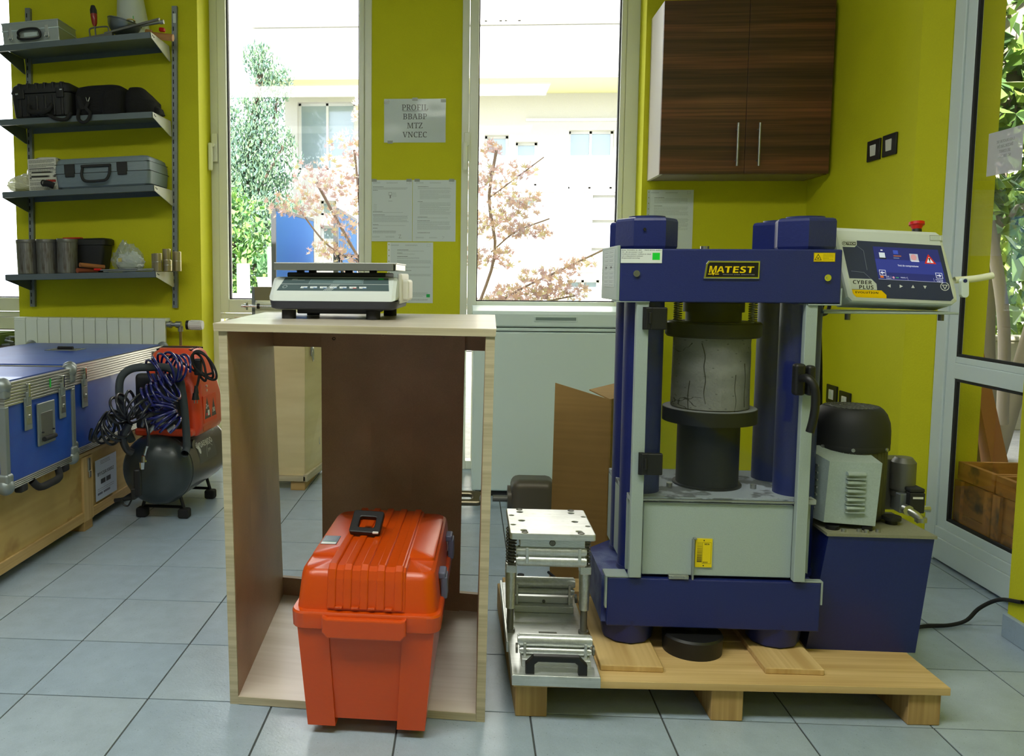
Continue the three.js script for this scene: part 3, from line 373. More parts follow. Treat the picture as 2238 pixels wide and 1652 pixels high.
  part(o, 'pipe_elbow', [tube([[1.225, .475, -2.4], [1.24, .468, -2.385], [1.252, .458, -2.375], [1.257, .446, -2.372]], .011, 16, 12), cyl(.016, .016, .012, 1.257, .452, -2.372, 8), cylZ(.015, .018, 1.23, .473, -2.393, 8)], M.steel);
  part(o, 'level_cap', [cyl(.024, .024, .01, 1.168, .462, -2.35, 20), cyl(.015, .015, .016, 1.168, .453, -2.35, 16)], M.blackM);
}
single('round_platen', 'thick black round spare platen lying on the pallet under the blue machine', 'steel disc', [cyl(.078, .08, .045, .622, .1265, -2.275, 48), cyl(.08, .076, .006, .622, .152, -2.275, 48), cyl(.026, .026, .014, .622, .162, -2.3, 24)], M.black);
// ---------------------------------------------------------------- open plywood stand
function rrs(w, d, r, n = 4) { return rrect(w, d, r, 0, 0, n); }
// a stack of rounded rectangles: rows of [y, width, depth, radius, x, z]
function loft(rows, n = 4) {
  const P = [], U = [], I = [], m = 4 * (n + 1);
  rows.forEach(([y, w, d, r, x = 0, z = 0]) => rrs(w, d, Math.min(r, w / 2 - 1e-4, d / 2 - 1e-4), n).forEach(([a, b], k) => { P.push(x + a, y, z - b); U.push(k / m, y); }));
  for (let j = 0; j < rows.length - 1; j++) for (let k = 0; k < m; k++) { const a = j * m + k, b = j * m + (k + 1) % m, c = a + m, e = b + m; I.push(a, b, e, a, e, c); }
  const cap = (j, up) => { const q = P.length / 3, [y, , , , x = 0, z = 0] = rows[j]; P.push(x, y, z); U.push(.5, y); for (let k = 0; k < m; k++) { const a = j * m + k, b = j * m + (k + 1) % m; up ? I.push(a, b, q) : I.push(b, a, q); } };
  cap(0, false); cap(rows.length - 1, true);
  const g = new THREE.BufferGeometry(); g.setAttribute('position', new THREE.Float32BufferAttribute(P, 3)); g.setAttribute('uv', new THREE.Float32BufferAttribute(U, 2)); g.setIndex(I);
  return toCreasedNormals(g.toNonIndexed(), .6);
}
{
  const o = thing('plywood_stand', 'tall open-fronted plywood stand with brown inner faces and a pale top', 'stand', [-.28, 0, -2.38], { w: true });
  part(o, 'top_panel', [hexa([[-.632, .974, -2.075], [.068, .969, -2.045], [.086, .974, -2.72], [-.66, .974, -2.74], [-.634, .994, -2.075], [.07, .988, -2.045], [.088, .993, -2.72], [-.662, .994, -2.74]])], M.ply);
  part(o.children[0], 'front_edge', hexa([[-.632, .9745, -2.073], [.068, .9695, -2.043], [.068, .9695, -2.046], [-.632, .9745, -2.076], [-.634, .9935, -2.073], [.07, .9875, -2.043], [.07, .9875, -2.046], [-.634, .9935, -2.076]]), M.plyEdge);
  const L = part(o, 'side_panel', hexa([[-.606, 0, -2.084], [-.584, 0, -2.083], [-.622, 0, -2.8], [-.644, 0, -2.8], [-.622, .974, -2.08], [-.6, .974, -2.079], [-.638, .974, -2.74], [-.66, .974, -2.74]]), M.plyEdge);
  part(L, 'inner_face', hexa([[-.584, .022, -2.086], [-.583, .022, -2.086], [-.621, .022, -2.798], [-.622, .022, -2.798], [-.6, .973, -2.082], [-.599, .973, -2.082], [-.637, .973, -2.738], [-.638, .973, -2.738]]), M.film);
  const Rr = part(o, 'side_panel', hexa([[.033, 0, -2.041], [.055, 0, -2.04], [.066, 0, -2.69], [.044, 0, -2.69], [.045, .972, -2.049], [.067, .972, -2.048], [.082, .972, -2.7], [.06, .972, -2.7]]), M.plyEdge);
  part(Rr, 'inner_face', hexa([[.032, .022, -2.044], [.033, .022, -2.044], [.044, .022, -2.69], [.043, .022, -2.69], [.044, .972, -2.052], [.045, .972, -2.052], [.06, .972, -2.7], [.059, .972, -2.7]]), M.film);
  const B = part(o, 'bottom_panel', hexa([[-.584, .001, -2.083], [.033, .001, -2.041], [.044, .001, -2.69], [-.622, .001, -2.8], [-.585, .022, -2.083], [.0325, .022, -2.041], [.0435, .022, -2.69], [-.6215, .022, -2.8]]), M.ply);
  part(B, 'front_edge', hexa([[-.584, .002, -2.0815], [.033, .002, -2.0395], [.033, .002, -2.042], [-.584, .002, -2.084], [-.585, .0215, -2.0815], [.0325, .0215, -2.0395], [.0325, .0215, -2.042], [-.585, .0215, -2.084]]), M.plyEdge);
  const bk = part(o, 'back_panel', hexa([[-.478, .022, -2.755], [-.016, .022, -2.69], [-.016, .022, -2.706], [-.478, .022, -2.771], [-.472, .972, -2.71], [-.006, .972, -2.69], [-.006, .972, -2.706], [-.472, .972, -2.726]]), M.film);
  for (const [x, y, m] of [[-.43, .912, M.gasket], [-.27, .926, M.plyEdge], [-.075, .92, M.plyEdge]]) part(bk, 'screw_hole', [new THREE.TorusGeometry(.0042, .0011, 6, 16).translate(x, y, -2.687 - .02 * (-x - .006) / .46)], m);
  part(o, 'back_rail', [hexa([[-.637, .883, -2.735], [.058, .878, -2.7], [.058, .878, -2.72], [-.637, .883, -2.755], [-.637, .973, -2.735], [.058, .971, -2.7], [.058, .971, -2.72], [-.637, .973, -2.755]])], M.film);
  part(o, 'back_rail', [hexa([[-.622, .022, -2.79], [.043, .022, -2.69], [.043, .022, -2.71], [-.622, .022, -2.81], [-.622, .085, -2.785], [.045, .08, -2.69], [.045, .08, -2.71], [-.622, .085, -2.805]])], M.film);
}
// ---------------------------------------------------------------- orange tool box
{
  const o = thing('tool_box', 'large orange plastic tool box with a ribbed lid standing half inside the plywood stand', 'tool box', [-.235, .0235, -1.925], { yaw: -.035 });
  part(o, 'body', [loft([[.014, .27, .5, .02, 0, -.29], [.018, .286, .515, .03, 0, -.29], [.2, .32, .545, .032, 0, -.29], [.262, .33, .552, .034, 0, -.29]]),
    hexa([[-.143, 0, -.026], [-.075, 0, -.026], [-.075, 0, -.1], [-.143, 0, -.1], [-.165, .262, -.0105], [-.09, .262, -.0105], [-.098, .262, -.05], [-.166, .262, -.05]]),
    hexa([[.075, 0, -.026], [.143, 0, -.026], [.143, 0, -.1], [.075, 0, -.1], [.09, .262, -.0105], [.165, .262, -.0105], [.166, .262, -.05], [.098, .262, -.05]]),
    hexa([[-.14, 0, -.48], [-.08, 0, -.48], [-.08, 0, -.55], [-.14, 0, -.55], [-.14, .03, -.48], [-.08, .03, -.48], [-.08, .03, -.55], [-.14, .03, -.55]]), hexa([[.08, 0, -.48], [.14, 0, -.48], [.14, 0, -.55], [.08, 0, -.55], [.08, .03, -.48], [.14, .03, -.48], [.14, .03, -.55], [.08, .03, -.55]])], M.orange);
  part(o, 'rim', [loft([[.25, .352, .568, .03, 0, -.29], [.253, .358, .574, .032, 0, -.29], [.288, .362, .578, .034, 0, -.29], [.293, .356, .572, .032, 0, -.29]]),
    ext([[-.088, .236], [.088, .236], [.1, .25], [.1, .289], [.088, .284], [-.088, .284], [-.1, .289], [-.1, .25]], .024, .004).translate(0, 0, -.01)], M.orange);
  const lid = part(o, 'lid', [loft([[.29, .342, .55, .03, 0, -.295], [.366, .328, .53, .034, 0, -.298], [.378, .322, .522, .034, 0, -.3], [.384, .306, .506, .03, 0, -.3]]),
    loft([[.375, .316, .36, .012, 0, -.31], [.39, .308, .352, .012, 0, -.31], [.393, .298, .342, .012, 0, -.31]])], M.orange);
  // the lid's raised ribs run over the top and down the front
  const rib = (x, w, h) => { const pr = [[-.02, .3], [-.036, .355], [-.046, .378 + h * .3], [-.06, .384 + h], [-.54, .384 + h], [-.555, .372], [-.566, .3], [-.5, .3], [-.5, .36], [-.1, .36], [-.06, .3]]; return ext(pr, w, .003).rotateY(-PI / 2).translate(x + w / 2, 0, 0); };
  part(lid, 'lid_rib', [ext([[-.018, .295], [-.0295, .366], [-.036, .386], [-.05, .394], [-.54, .394], [-.557, .37], [-.57, .295]], .19, .005).rotateY(-PI / 2).translate(.095, 0, 0).applyMatrix4(new THREE.Matrix4().makeTranslation(0, 0, 0))], M.orange);
  for (const x of [-.083, -.045, -.005, .035, .078]) part(lid, 'lid_rib', ext([[-.0145, .3], [-.026, .367], [-.033, .389], [-.047, .399], [-.542, .399], [-.561, .37], [-.574, .3]], .02, .003).rotateY(-PI / 2).translate(x + .01, 0, 0), M.orange);
  for (const x of [-.064, -.025, .015, .056]) part(lid, 'rib_stop', rb(.018, .006, .012, .0025, x, .303, -.013), M.orange);
  // black carry handle lying folded on the lid
  const h = part(o, 'handle', [ext(rrect(.085, .075, .008), .016, .003, [rrect(.044, .036, .005, .002, -.002).reverse()]).translate(0, 0, -.008).rotateX(-PI / 2 + .6).rotateY(-.1).translate(-.04, .425, -.3)], M.black);
  part(h, 'handle_catch', rb(.016, .006, .012, .002, -.012, .41, -.266), M.offw);
  for (const z of [-.16, -.46]) { const l = part(o, 'latch', [rb(.016, .056, .05, .004, .18, .315, z), rb(.02, .018, .052, .005, .174, .346, z)], std([92, 98, 124], .4)); part(l, 'latch_hinge', rb(.006, .05, .014, .002, .174, .275, z), M.steel); }
  part(o, 'hinge_rail', [rb(.01, .02, .44, .004, .1765, .275, -.3)], std([120, 24, 30], .4));
  part(o, 'sticker', box(.042, .0008, .07, -.128, .394, -.24), print(ctex(128, 210, (g, w, hh) => { g.fillStyle = '#7a8a98'; g.fillRect(0, 0, w, hh); lines(g, 10, 10, 100, 12, 10, 91, '#c8ccd4', 3); g.fillStyle = '#20a060'; g.fillRect(20, 150, 90, 8); g.fillStyle = '#eef2f2'; g.fillRect(6, 160, 116, 44); }), .3));
}
// ---------------------------------------------------------------- bench scale
{
  const o = thing('bench_scale', 'grey electronic bench scale with a steel pan and a row of small keys', 'weighing scale', [-.372, .994, -2.31], { yaw: -.03 });
  const fp = [[0, .0], [.166, 0]];
  part(o, 'base', loft([[.026, .33, .29, .03, 0, -.15], [.03, .352, .31, .035, 0, -.15], [.05, .36, .315, .035, 0, -.15]]), std([52, 54, 66], .5, 0, { map: fine }));
  part(o, 'under_tray', rb(.22, .014, .2, .004, 0, .02, -.15), std([44, 46, 56], .5));
  for (const [x, z] of [[-.128, -.03], [.11, -.03], [-.11, -.27], [.128, -.27]]) part(o, 'foot', cyl(.02, .02, .024, x, .012, z, 20), M.rubber);
  part(o, 'housing', [ext([[.0, .05], [.006, .068], [.016, .078], [.052, .113], [.06, .116], [.3, .116], [.312, .108], [.318, .05]], .358, .014).rotateY(PI / 2).translate(-.179, 0, .004)], M.plastic);
  const face = ctex(1024, 200, (g, w, h) => {
    g.fillStyle = '#4a5c60'; g.fillRect(0, 0, w, h); g.fillStyle = '#5f7478'; g.fillRect(270, 22, 520, 66); g.strokeStyle = '#9fb0b0'; g.lineWidth = 3; g.strokeRect(270, 22, 520, 66); g.fillStyle = '#8aa2a4'; g.fillRect(500, 34, 280, 8); g.fillRect(500, 56, 280, 12);
    g.fillStyle = '#d0dada'; g.fillRect(0, 96, w, 5); g.font = 'bold 20px sans-serif'; g.fillText('KERN', 80, 28); g.fillRect(80, 34, 130, 3);
    for (let i = 0; i < 7; i++) { g.fillStyle = '#e6eced'; g.fillRect(216 + i * 90, 134, 64, 28); g.fillStyle = i === 5 ? '#d04858' : '#5a88c8'; g.fillRect(246 + i * 90, 152, 34, 10); g.fillStyle = '#8894a0'; g.fillRect(224 + i * 90, 142, 36, 4); }
    g.strokeStyle = '#d0dada'; g.lineWidth = 4; for (let i = 0; i < 5; i++) { g.beginPath(); g.moveTo(430 + i * 16, 198); g.lineTo(510 + i * 16, 102); g.stroke(); } g.beginPath(); g.arc(56, 140, 20, 0, 7); g.stroke(); g.fillStyle = '#16d848'; g.fillRect(930, 6, 52, 18);
  });
  const fg = hexa([[-.158, .0785, -.0118], [.156, .0785, -.0118], [.156, .0765, -.0135], [-.158, .0765, -.0135], [-.142, .1135, -.0478], [.15, .1135, -.0478], [.15, .1115, -.05], [-.142, .1115, -.05]]);
  { const u = fg.attributes.uv; [[0, 0], [1, 0], [1, 1], [0, 0], [1, 1], [0, 1]].forEach((k, i) => u.setXY(i, ...k)); for (let i = 6; i < u.count; i++) u.setXY(i, .02, .96); }
  part(o, 'key_panel', fg, print(face, .35));
  part(o, 'side_cap', [rb(.03, .06, .11, .008, .188, .08, -.15), rb(.012, .085, .2, .006, .18, .085, -.16)], M.offw);
  part(o, 'pan_support', [rb(.28, .014, .2, .004, .0, .122, -.16), ...[-.11, -.075, .03, .1].map(x => rb(.02, .016, .02, .003, x, .131, -.1))], M.blackM);
  part(o, 'weighing_pan', [rb(.344, .004, .26, .0018, .004, .154, -.15), rb(.334, .02, .003, .001, .0, .145, -.021), rb(.334, .02, .003, .001, .0, .145, -.279), rb(.003, .02, .25, .001, -.167, .145, -.15), rb(.003, .02, .25, .001, .172, .145, -.15)], M.steel);
}
// ---------------------------------------------------------------- pallet, planks, bending fixture
{
  const o = thing('wooden_pallet', 'pale wooden pallet on the tiles under the blue compression machine', 'pallet', [.66, 0, -2.42], { w: true });
  const rot = g => g.translate(-.124, 0, 2.063).rotateY(.03).translate(.124, 0, -2.063);
  const bd = [[0, .246], [.252, .12], [.4, .12], [.61, .12]];
  bd.forEach(([z, d], k) => part(o, 'deck_board', rot(uvm(rbx(k ? .15 : .126, 1.208, .084, .104, -2.063 - z, -2.063 - z - d, .002), false, k * .21, k * .13)), M.pine));
  for (const x of [.13, .622, 1.11]) part(o, 'stringer', rot(uvm(rbx(x + .003, x + .083, 0, .084, -2.075, -2.79, .003), true, x, 0)), M.pineD);
}
single('packing_plank', 'short plank packing the left foot of the blue machine off the pallet', 'plank', uvm(rbx(.352, .512, .104, .12, -2.125, -2.6, .003), true), M.pine, 'planks under the machine feet');
single('packing_plank', 'short plank packing the right foot of the blue machine off the pallet', 'plank', uvm(rbx(.772, .92, .104, .12, -2.14, -2.6, .003), true, .4, .1), M.pine, 'planks under the machine feet');
{
  const o = thing('bending_fixture', 'zinc-plated steel bending fixture with rollers, two sprung posts and a drilled top plate', 'test fixture', [.23, .1045, -2.3], { w: true });
  part(o, 'base_plate', uvm(rbx(.12, .338, .1045, .132, -2.028, -2.67, .002)), M.zinc);
  part(o, 'base_flange', rbx(.114, .12, .112, .142, -2.2, -2.66, .001), M.zinc);
  const worn = std([128, 130, 122], .6, .5, { map: fine }); part(o, 'worn_patch', rb(.05, .0008, .045, .0003, .232, .1322, -2.27), worn);
  const tp = part(o, 'top_plate', ext(rrect(.222, .24, .008, .229, 2.29), .017, .002, [...[[.155, 2.2], [.155, 2.29], [.155, 2.375], [.3, 2.2], [.3, 2.29], [.3, 2.375]].map(([x, z]) => circ(x, z, .008)), ...[[.13, 2.25], [.13, 2.34], [.33, 2.25], [.33, 2.34]].map(([x, z]) => circ(x, z, .006))]).rotateX(-PI / 2).translate(0, .43, 0), M.zinc);
  for (const [x, z] of [[.157, -2.183], [.303, -2.183], [.155, -2.4], [.302, -2.4]]) part(tp, 'countersunk_screw', [new THREE.TorusGeometry(.0075, .0018, 6, 20).rotateX(PI / 2).translate(x, .447, z), cyl(.004, .004, .002, x, .4465, z, 6)], M.darksteel);
  const hb = part(o, 'holder_block', rbx(.145, .315, .405, .43, -2.19, -2.36, .002), M.zinc); part(hb, 'holder_screw', [new THREE.TorusGeometry(.007, .0015, 6, 18).translate(.23, .417, -2.1895), cylZ(.005, .002, .23, .417, -2.19, 10)], M.darksteel);
  const roller = (x0, x1, y, z, r) => [cylX(r, x1 - x0, (x0 + x1) / 2, y, z, 24), cylX(r * .8, x1 - x0 + .008, (x0 + x1) / 2, y, z, 24)];
  part(o, 'roller', [...roller(.14, .316, .392, -2.2, .014), ...roller(.14, .316, .366, -2.2, .015)], M.zinc);
  for (const x of [.16, .297]) part(o, 'roller_clip', rbx(x, x + .008, .362, .405, -2.183, -2.187, .001), M.zinc);
  // posts with springs
  for (const x of [.128, .33]) {
    part(o, 'post', [cyl(.0095, .0095, .3, x, .28, -2.29, 16), cyl(.014, .014, .008, x, .136, -2.29, 18)], M.darksteel);
    part(o, 'sleeve', [cyl(.013, .016, .11, x, .255, -2.29, 18), rbx(x - .015, x + .015, .305, .326, -2.27, -2.31, .002), rbx(x - .004, x + .004, .31, .35, -2.31, -2.315, .001)], M.zinc);
    const p = []; for (let i = 0; i <= 110; i++) { const a = i / 110 * PI * 2 * 11; p.push([x + .0135 * Math.cos(a), .328 + .1 * i / 110, -2.29 + .0135 * Math.sin(a)]); }
    part(o, 'spring', tube(p, .0021, 260, 5), M.darksteel);
  }
  // middle and front roller stands
  const stand = (z, y, lab) => {
    const b = part(o, 'roller_block', [rbx(.147, .32, .132, .152, z - .035, z + .035, .002), rbx(.147, .32, .152, .172, z - .028, z + .01, .002)], M.zinc);
    part(b, 'block_screw', cylZ(.005, .003, .235, .158, z + .0105, 10), M.darksteel);
    part(o, 'roller', roller(.142, .322, y, z, .0165), M.zinc); part(o, 'roller', roller(.146, .32, y - .025, z + .006, .01), M.zinc);
    for (const x of [.152, .305]) part(o, 'roller_clip', rbx(x, x + .007, .15, y, z + .018, z + .022, .001), M.zinc);
    for (const x of [.136, .33]) part(o, 'wing_screw', cylX(.013, .005, x, .165, z, 14), M.darksteel);
  };
  stand(-2.46, .212); stand(-2.11, .188);
  part(o, 'handle', ext([[.154, .13], [.176, .13], [.176, .156], [.185, .163], [.275, .163], [.284, .156], [.284, .13], [.306, .13], [.306, .157], [.286, .178], [.174, .178], [.154, .157]], .02, .003).translate(0, 0, -2.055), M.black);
}
// ---------------------------------------------------------------- things at the back wall
{
  const o = thing('chest_freezer', 'white chest freezer under the right-hand window behind the plywood stand', 'freezer', [.47, 0, -4.5], { w: true });
  part(o, 'body', [rbx(.03, .915, .03, .842, -4.24, -4.8, .01)], M.freezer);
  part(o, 'plinth', rbx(.05, .9, 0, .035, -4.26, -4.78, .004), M.blackM);
  part(o, 'top_band', [rbx(.028, .917, .846, .862, -4.236, -4.8, .004)], M.freezer); part(o, 'lid_seal', bx(.035, .91, .86, .868, -4.25, -4.8), std([120, 140, 138], .6));
  const l = part(o, 'lid', [ext([[-4.232, .868], [-4.228, .874], [-4.232, .93], [-4.25, .945], [-4.79, .955], [-4.81, .868]].map(([z, y]) => [-z, y]), .895, .004).rotateY(PI / 2).translate(.025, 0, 0)], M.freezer);
  part(l, 'lid_grip', [rbx(.33, .545, .893, .92, -4.226, -4.234, .002)], M.freezer); part(l, 'grip_recess', bx(.338, .537, .901, .916, -4.2245, -4.2265), std([132, 154, 152], .5));
}
{
  const o = thing('wall_cabinet', 'dark zebra-grained two-door wall cabinet hung in the right corner', 'cabinet', [1.375, 1.632, -4.53], { w: true });
  const w = [[.953, .958], [1.776, 1.8]];
  const lam = std([218, 208, 204], .28, 0, { clearcoat: .3 });
  part(o, 'side_panel', uvm(rbx(.956, .974, 1.634, 2.48, -4.405, -4.69, .001)), lam); part(o, 'side_panel', uvm(rbx(1.762, 1.78, 1.634, 2.48, -4.405, -4.69, .001)), M.zebra);
  part(o, 'carcass', [bx(.974, 1.762, 1.634, 1.652, -4.405, -4.69), bx(.974, 1.762, 2.462, 2.48, -4.405, -4.69), bx(.974, 1.762, 1.652, 2.462, -4.684, -4.69), bx(.974, 1.762, 2.05, 2.066, -4.42, -4.684)], std([124, 110, 92], .5));
  for (const [a, b, hx] of [[.956, 1.369, 1.325], [1.373, 1.782, 1.43]]) {
    const d = part(o, 'door', uvm(rbx(a + (a > 1.2 ? -.001 : 0), b + (a > 1.2 ? 0 : .001), 1.636, 2.48, -4.385, -4.404, .0012), false, a > 1.2 ? .0 : .0), M.zebra);
    part(d, 'handle', [cyl(.0062, .0062, .21, hx, 1.775, -4.352, 16), cylZ(.0035, .034, hx, 1.7, -4.368, 10), cylZ(.0035, .034, hx, 1.85, -4.368, 10)], M.steel);
  }
}
{
  const mk = (name, label, y, z, dy, kind) => {
    const o = thing(name, label, kind === 's' ? 'light switch' : 'socket', [1.7995, y, z], { group: kind === 's' ? 'switches on the right wall' : 'sockets on the right wall' });
    part(o, 'frame', rb(.009, .092, .118, .003, -.0045, 0, 0), M.black);
    const r = part(o, kind === 's' ? 'rocker' : 'socket_face', [rb(.008, .048, kind === 's' ? .048 : .05, .002, -.008, 0, .0).rotateZ(kind === 's' ? .06 : 0)], M.offw);
    if (kind !== 's') part(r, 'socket_hole', [cylX(.017, .002, -.0125, 0, 0, 20)], M.plastic);
  };
  mk('light_switch', 'left of two black-framed rocker switches on the right wall', 1.685, -3.945, 0, 's'); mk('light_switch', 'right of two black-framed rocker switches on the right wall, nearer the door', 1.687, -3.803, 0, 's');
  mk('wall_socket', 'left black-framed wall socket above the motor, beside the black cable', .548, -4.25, 0, 'p'); mk('wall_socket', 'right black-framed wall socket just above the motor cowl', .535, -4.105, 0, 'p');
}
single('control_cable', 'black cable hanging down the right wall from the console bracket', 'cable', tube([[1.02, 1.06, -2.52], [1.035, 1.02, -2.55], [1.06, 1.005, -2.62], [1.1, 1.015, -2.66], [1.1, 1.05, -2.66], [1.085, 1.04, -2.66], [1.078, .98, -2.66], [1.085, .85, -2.66], [1.092, .7, -2.66], [1.1, .55, -2.66], [1.11, .44, -2.6]], .0055, 60, 8), M.rubber);
{
  const o = thing('cardboard_box', 'tall open brown cardboard box standing behind the machine and fixture', 'cardboard box', [.45, 0, -3.3], { w: true });
  const t = .004, C = M.card;
  part(o, 'front_wall', uvm(hexa([[.31, .2, -3.03], [.5, .17, -2.98], [.502, .17, -2.984], [.312, .2, -3.034], [.318, .735, -3.05], [.505, .685, -2.99], [.507, .685, -2.994], [.32, .735, -3.054]])), C);
  part(o, 'front_wall_foot', uvm(hexa([[.31, 0, -3.03], [.497, 0, -2.975], [.499, 0, -2.979], [.312, 0, -3.034], [.31, .2, -3.03], [.5, .17, -2.98], [.502, .17, -2.984], [.312, .2, -3.034]])), C);
  part(o, 'side_wall', [uvm(hexa([[.5, 0, -2.98], [.505, 0, -2.98], [.66, 0, -3.35], [.655, 0, -3.35], [.505, .685, -2.99], [.51, .685, -2.99], [.66, .7, -3.35], [.655, .7, -3.35]]))], C); part(o, 'back_wall', uvm(bx(.36, .66, 0, .56, -3.398, -3.402)), C);
  part(o, 'flap', uvm(hexa([[.505, .683, -2.99], [.72, .7, -3.2], [.72, .704, -3.2], [.505, .687, -2.99], [.45, .7, -3.12], [.66, .715, -3.36], [.66, .719, -3.36], [.45, .704, -3.12]])), C);
  part(o, 'bottom_flap', uvm(hexa([[.36, .006, -2.86], [.56, .006, -2.82], [.5, .003, -2.98], [.31, .003, -3.03], [.36, .01, -2.86], [.56, .01, -2.82], [.5, .007, -2.98], [.31, .007, -3.03]])), C);
}
{
  const o = thing('steel_weight', 'dark steel cylinder weight with a flat eye shackle lying on the tiles by the freezer', 'weight', [.2, 0, -3.98], { w: true });
  part(o, 'cylinder_block', [uvm(rbx(.215, .42, .0, .168, -3.9, -4.06, .04)), cylX(.055, .02, .21, .07, -3.98, 24)], std([92, 86, 74], .42, .3));
  part(o, 'rod', [cylX(.016, .08, .17, .062, -3.98, 14)], M.darksteel);
  part(o, 'shackle', [ext([...rrect(.19, .075, .036, .075, 0)], .03, .008, [rrect(.11, .026, .0128, .055, 0)]).rotateX(-.9).translate(-.08, .05, -3.98), cylX(.03, .025, .1, .06, -3.98, 20)], std([112, 104, 84], .3, .85)); part(o, 'shackle_pin', [cylZ(.014, .06, .08, .068, -3.97, 14), cyl(.008, .008, .035, .083, .085, -3.99, 10)], M.steel);
}
{
  const o = thing('tall_wooden_crate', 'upright pale plywood crate with butterfly latches behind the open stand', 'crate', [-.9, 0, -4.45], { w: true });
  part(o, 'front_panel', uvm(hexa([[-1.2, .05, -4.3], [-.838, .05, -4.29], [-.838, .05, -4.34], [-1.2, .05, -4.34], [-1.2, .9, -4.3], [-.832, .9, -4.29], [-.832, .9, -4.34], [-1.2, .9, -4.34]])), M.paleply);
  part(o, 'side_panel', uvm(hexa([[-.837, .05, -4.292], [-.836, .05, -4.292], [-.78, .05, -4.74], [-1.2, .05, -4.74], [-.831, .9, -4.292], [-.83, .9, -4.292], [-.72, .9, -4.74], [-1.2, .9, -4.74]])), M.paleply);
  part(o, 'edge_batten', [uvm(rbx(-1.21, -.83, .05, .078, -4.27, -4.3, .002)), uvm(hexa([[-.84, .05, -4.27], [-.82, .05, -4.27], [-.77, .05, -4.74], [-.79, .05, -4.74], [-.84, .085, -4.27], [-.82, .085, -4.27], [-.77, .085, -4.74], [-.79, .085, -4.74]]))], M.plyEdge);
  for (const x of [-.91, -1.15]) part(o, 'foot', uvm(rbx(x, x + .075, 0, .05, -4.285, -4.7, .002)), M.pineD);
  for (const [y, z] of [[.71, -4.36], [.24, -4.52]]) { const x = -.823 + (-4.292 - z) * .2 - (.71 - y) * .06; const l = part(o, 'butterfly_latch', [rb(.004, .05, .03, .001, x, y + .012, z), rb(.008, .02, .036, .002, x + .004, y + .03, z)], M.steel); part(l, 'latch_loop', new THREE.TorusGeometry(.017, .003, 8, 20).scale(1, 1.9, 1).rotateY(PI / 2).translate(x + .007, y - .005, z), M.steel); }
}
{
  const o = thing('screw_clamp', 'small steel screw clamp standing on the tall crate in front of the window', 'clamp', [-1.06, .9, -4.42], { w: true });
  part(o, 'upright_plate', rbx(-1.135, -1.115, .9, 1.055, -4.4, -4.44, .002), M.galv); part(o, 'jaw_block', rbx(-1.115, -1.0, .985, 1.055, -4.38, -4.46, .003), std([132, 126, 92], .6)); part(o, 'lower_block', rbx(-1.115, -.95, .9, .975, -4.39, -4.45, .003), M.upvc);
  part(o, 'screw_rod', [cylX(.007, .36, -1.0, .955, -4.36, 12)], M.chrome); part(o, 'rod_knob', [cylX(.014, .012, -1.09, .955, -4.36, 14)], M.black); part(o, 'rod_end', [cylX(.012, .012, -1.16, .955, -4.36, 12), cyl(.006, .006, .04, -1.15, .955, -4.36, 8)], M.chrome);
}
{
  const o = thing('radiator', 'white sectional radiator on the yellow wall under the shelves', 'radiator', [-2.06, .1, -4.55], { w: true });
  const n = 13, w = .0655; for (let i = 0; i < n; i++) { const x = -1.64 - i * w; part(o, 'radiator_section', [rbx(x - w + .0012, x - .0012, .12, .868, -4.505, -4.513, .003), rbx(x - w + .0012, x - .0012, .872 - .012, .878, -4.51, -4.59, .004), rbx(x - w * .62, x - w * .38, .14, .86, -4.513, -4.59, .002)], M.radi); }
  part(o, 'manifold', [cylX(.018, n * w, -1.64 - n * w / 2, .845, -4.555, 14), cylX(.018, n * w, -1.64 - n * w / 2, .15, -4.555, 14)], M.radi);
  for (const x of [-2.4, -1.75]) part(o, 'wall_bracket', rbx(x - .01, x + .01, .76, .8, -4.58, -4.639, .001), M.offw);
}
{
  const o = thing('radiator_valve', 'thermostatic radiator valve with a ribbed white head above its copper pipe', 'valve', [-1.56, .84, -4.53], { w: true });
  part(o, 'valve_body', [cylX(.017, .02, -1.63, .845, -4.53, 6), cylX(.011, .06, -1.6, .845, -4.53, 12), cylX(.018, .03, -1.575, .845, -4.53, 8), cyl(.014, .014, .03, -1.565, .822, -4.53, 10), cylX(.02, .012, -1.62, .845, -4.53, 14)], M.steel);
  const ribs = []; for (let k = 0; k < 16; k++) ribs.push(box(.056, .005, .004, 0, .0245, 0).rotateX(k / 16 * 2 * PI).translate(-1.478, .843, -4.53));
  const hd = part(o, 'thermostat_head', [cylX(.0245, .075, -1.478, .843, -4.53, 28), ...ribs], M.offw); part(hd, 'collar', cylX(.026, .014, -1.523, .843, -4.53, 24), M.black);
  part(o, 'pipe', cyl(.008, .008, .74, -1.565, .44, -4.53, 12), std([150, 130, 84], .35, .7));
}
single('mains_cable', 'black mains cable running over the tiles from the power pack to the right', 'cable', tube([[1.22, .13, -2.52], [1.34, .02, -2.56], [1.45, .008, -2.71], [1.56, .01, -2.73], [1.62, .02, -2.75], [1.66, .055, -2.76], [1.69, .1, -2.72], [1.69, .14, -2.6]], .0062, 60, 8), M.rubber);
single('floor_cable', 'thin black cable with a plug on the tiles behind the bending fixture', 'cable', [tube([[.24, .008, -2.95], [.26, .01, -2.9], [.3, .01, -2.85], [.4, .01, -2.78]], .005, 30, 8), tube([[.3, .06, -2.98], [.33, .05, -2.92], [.36, .03, -2.86], [.42, .012, -2.8]], .005, 30, 8), cyl(.009, .012, .05, .2, .035, -2.95, 12)], M.rubber);
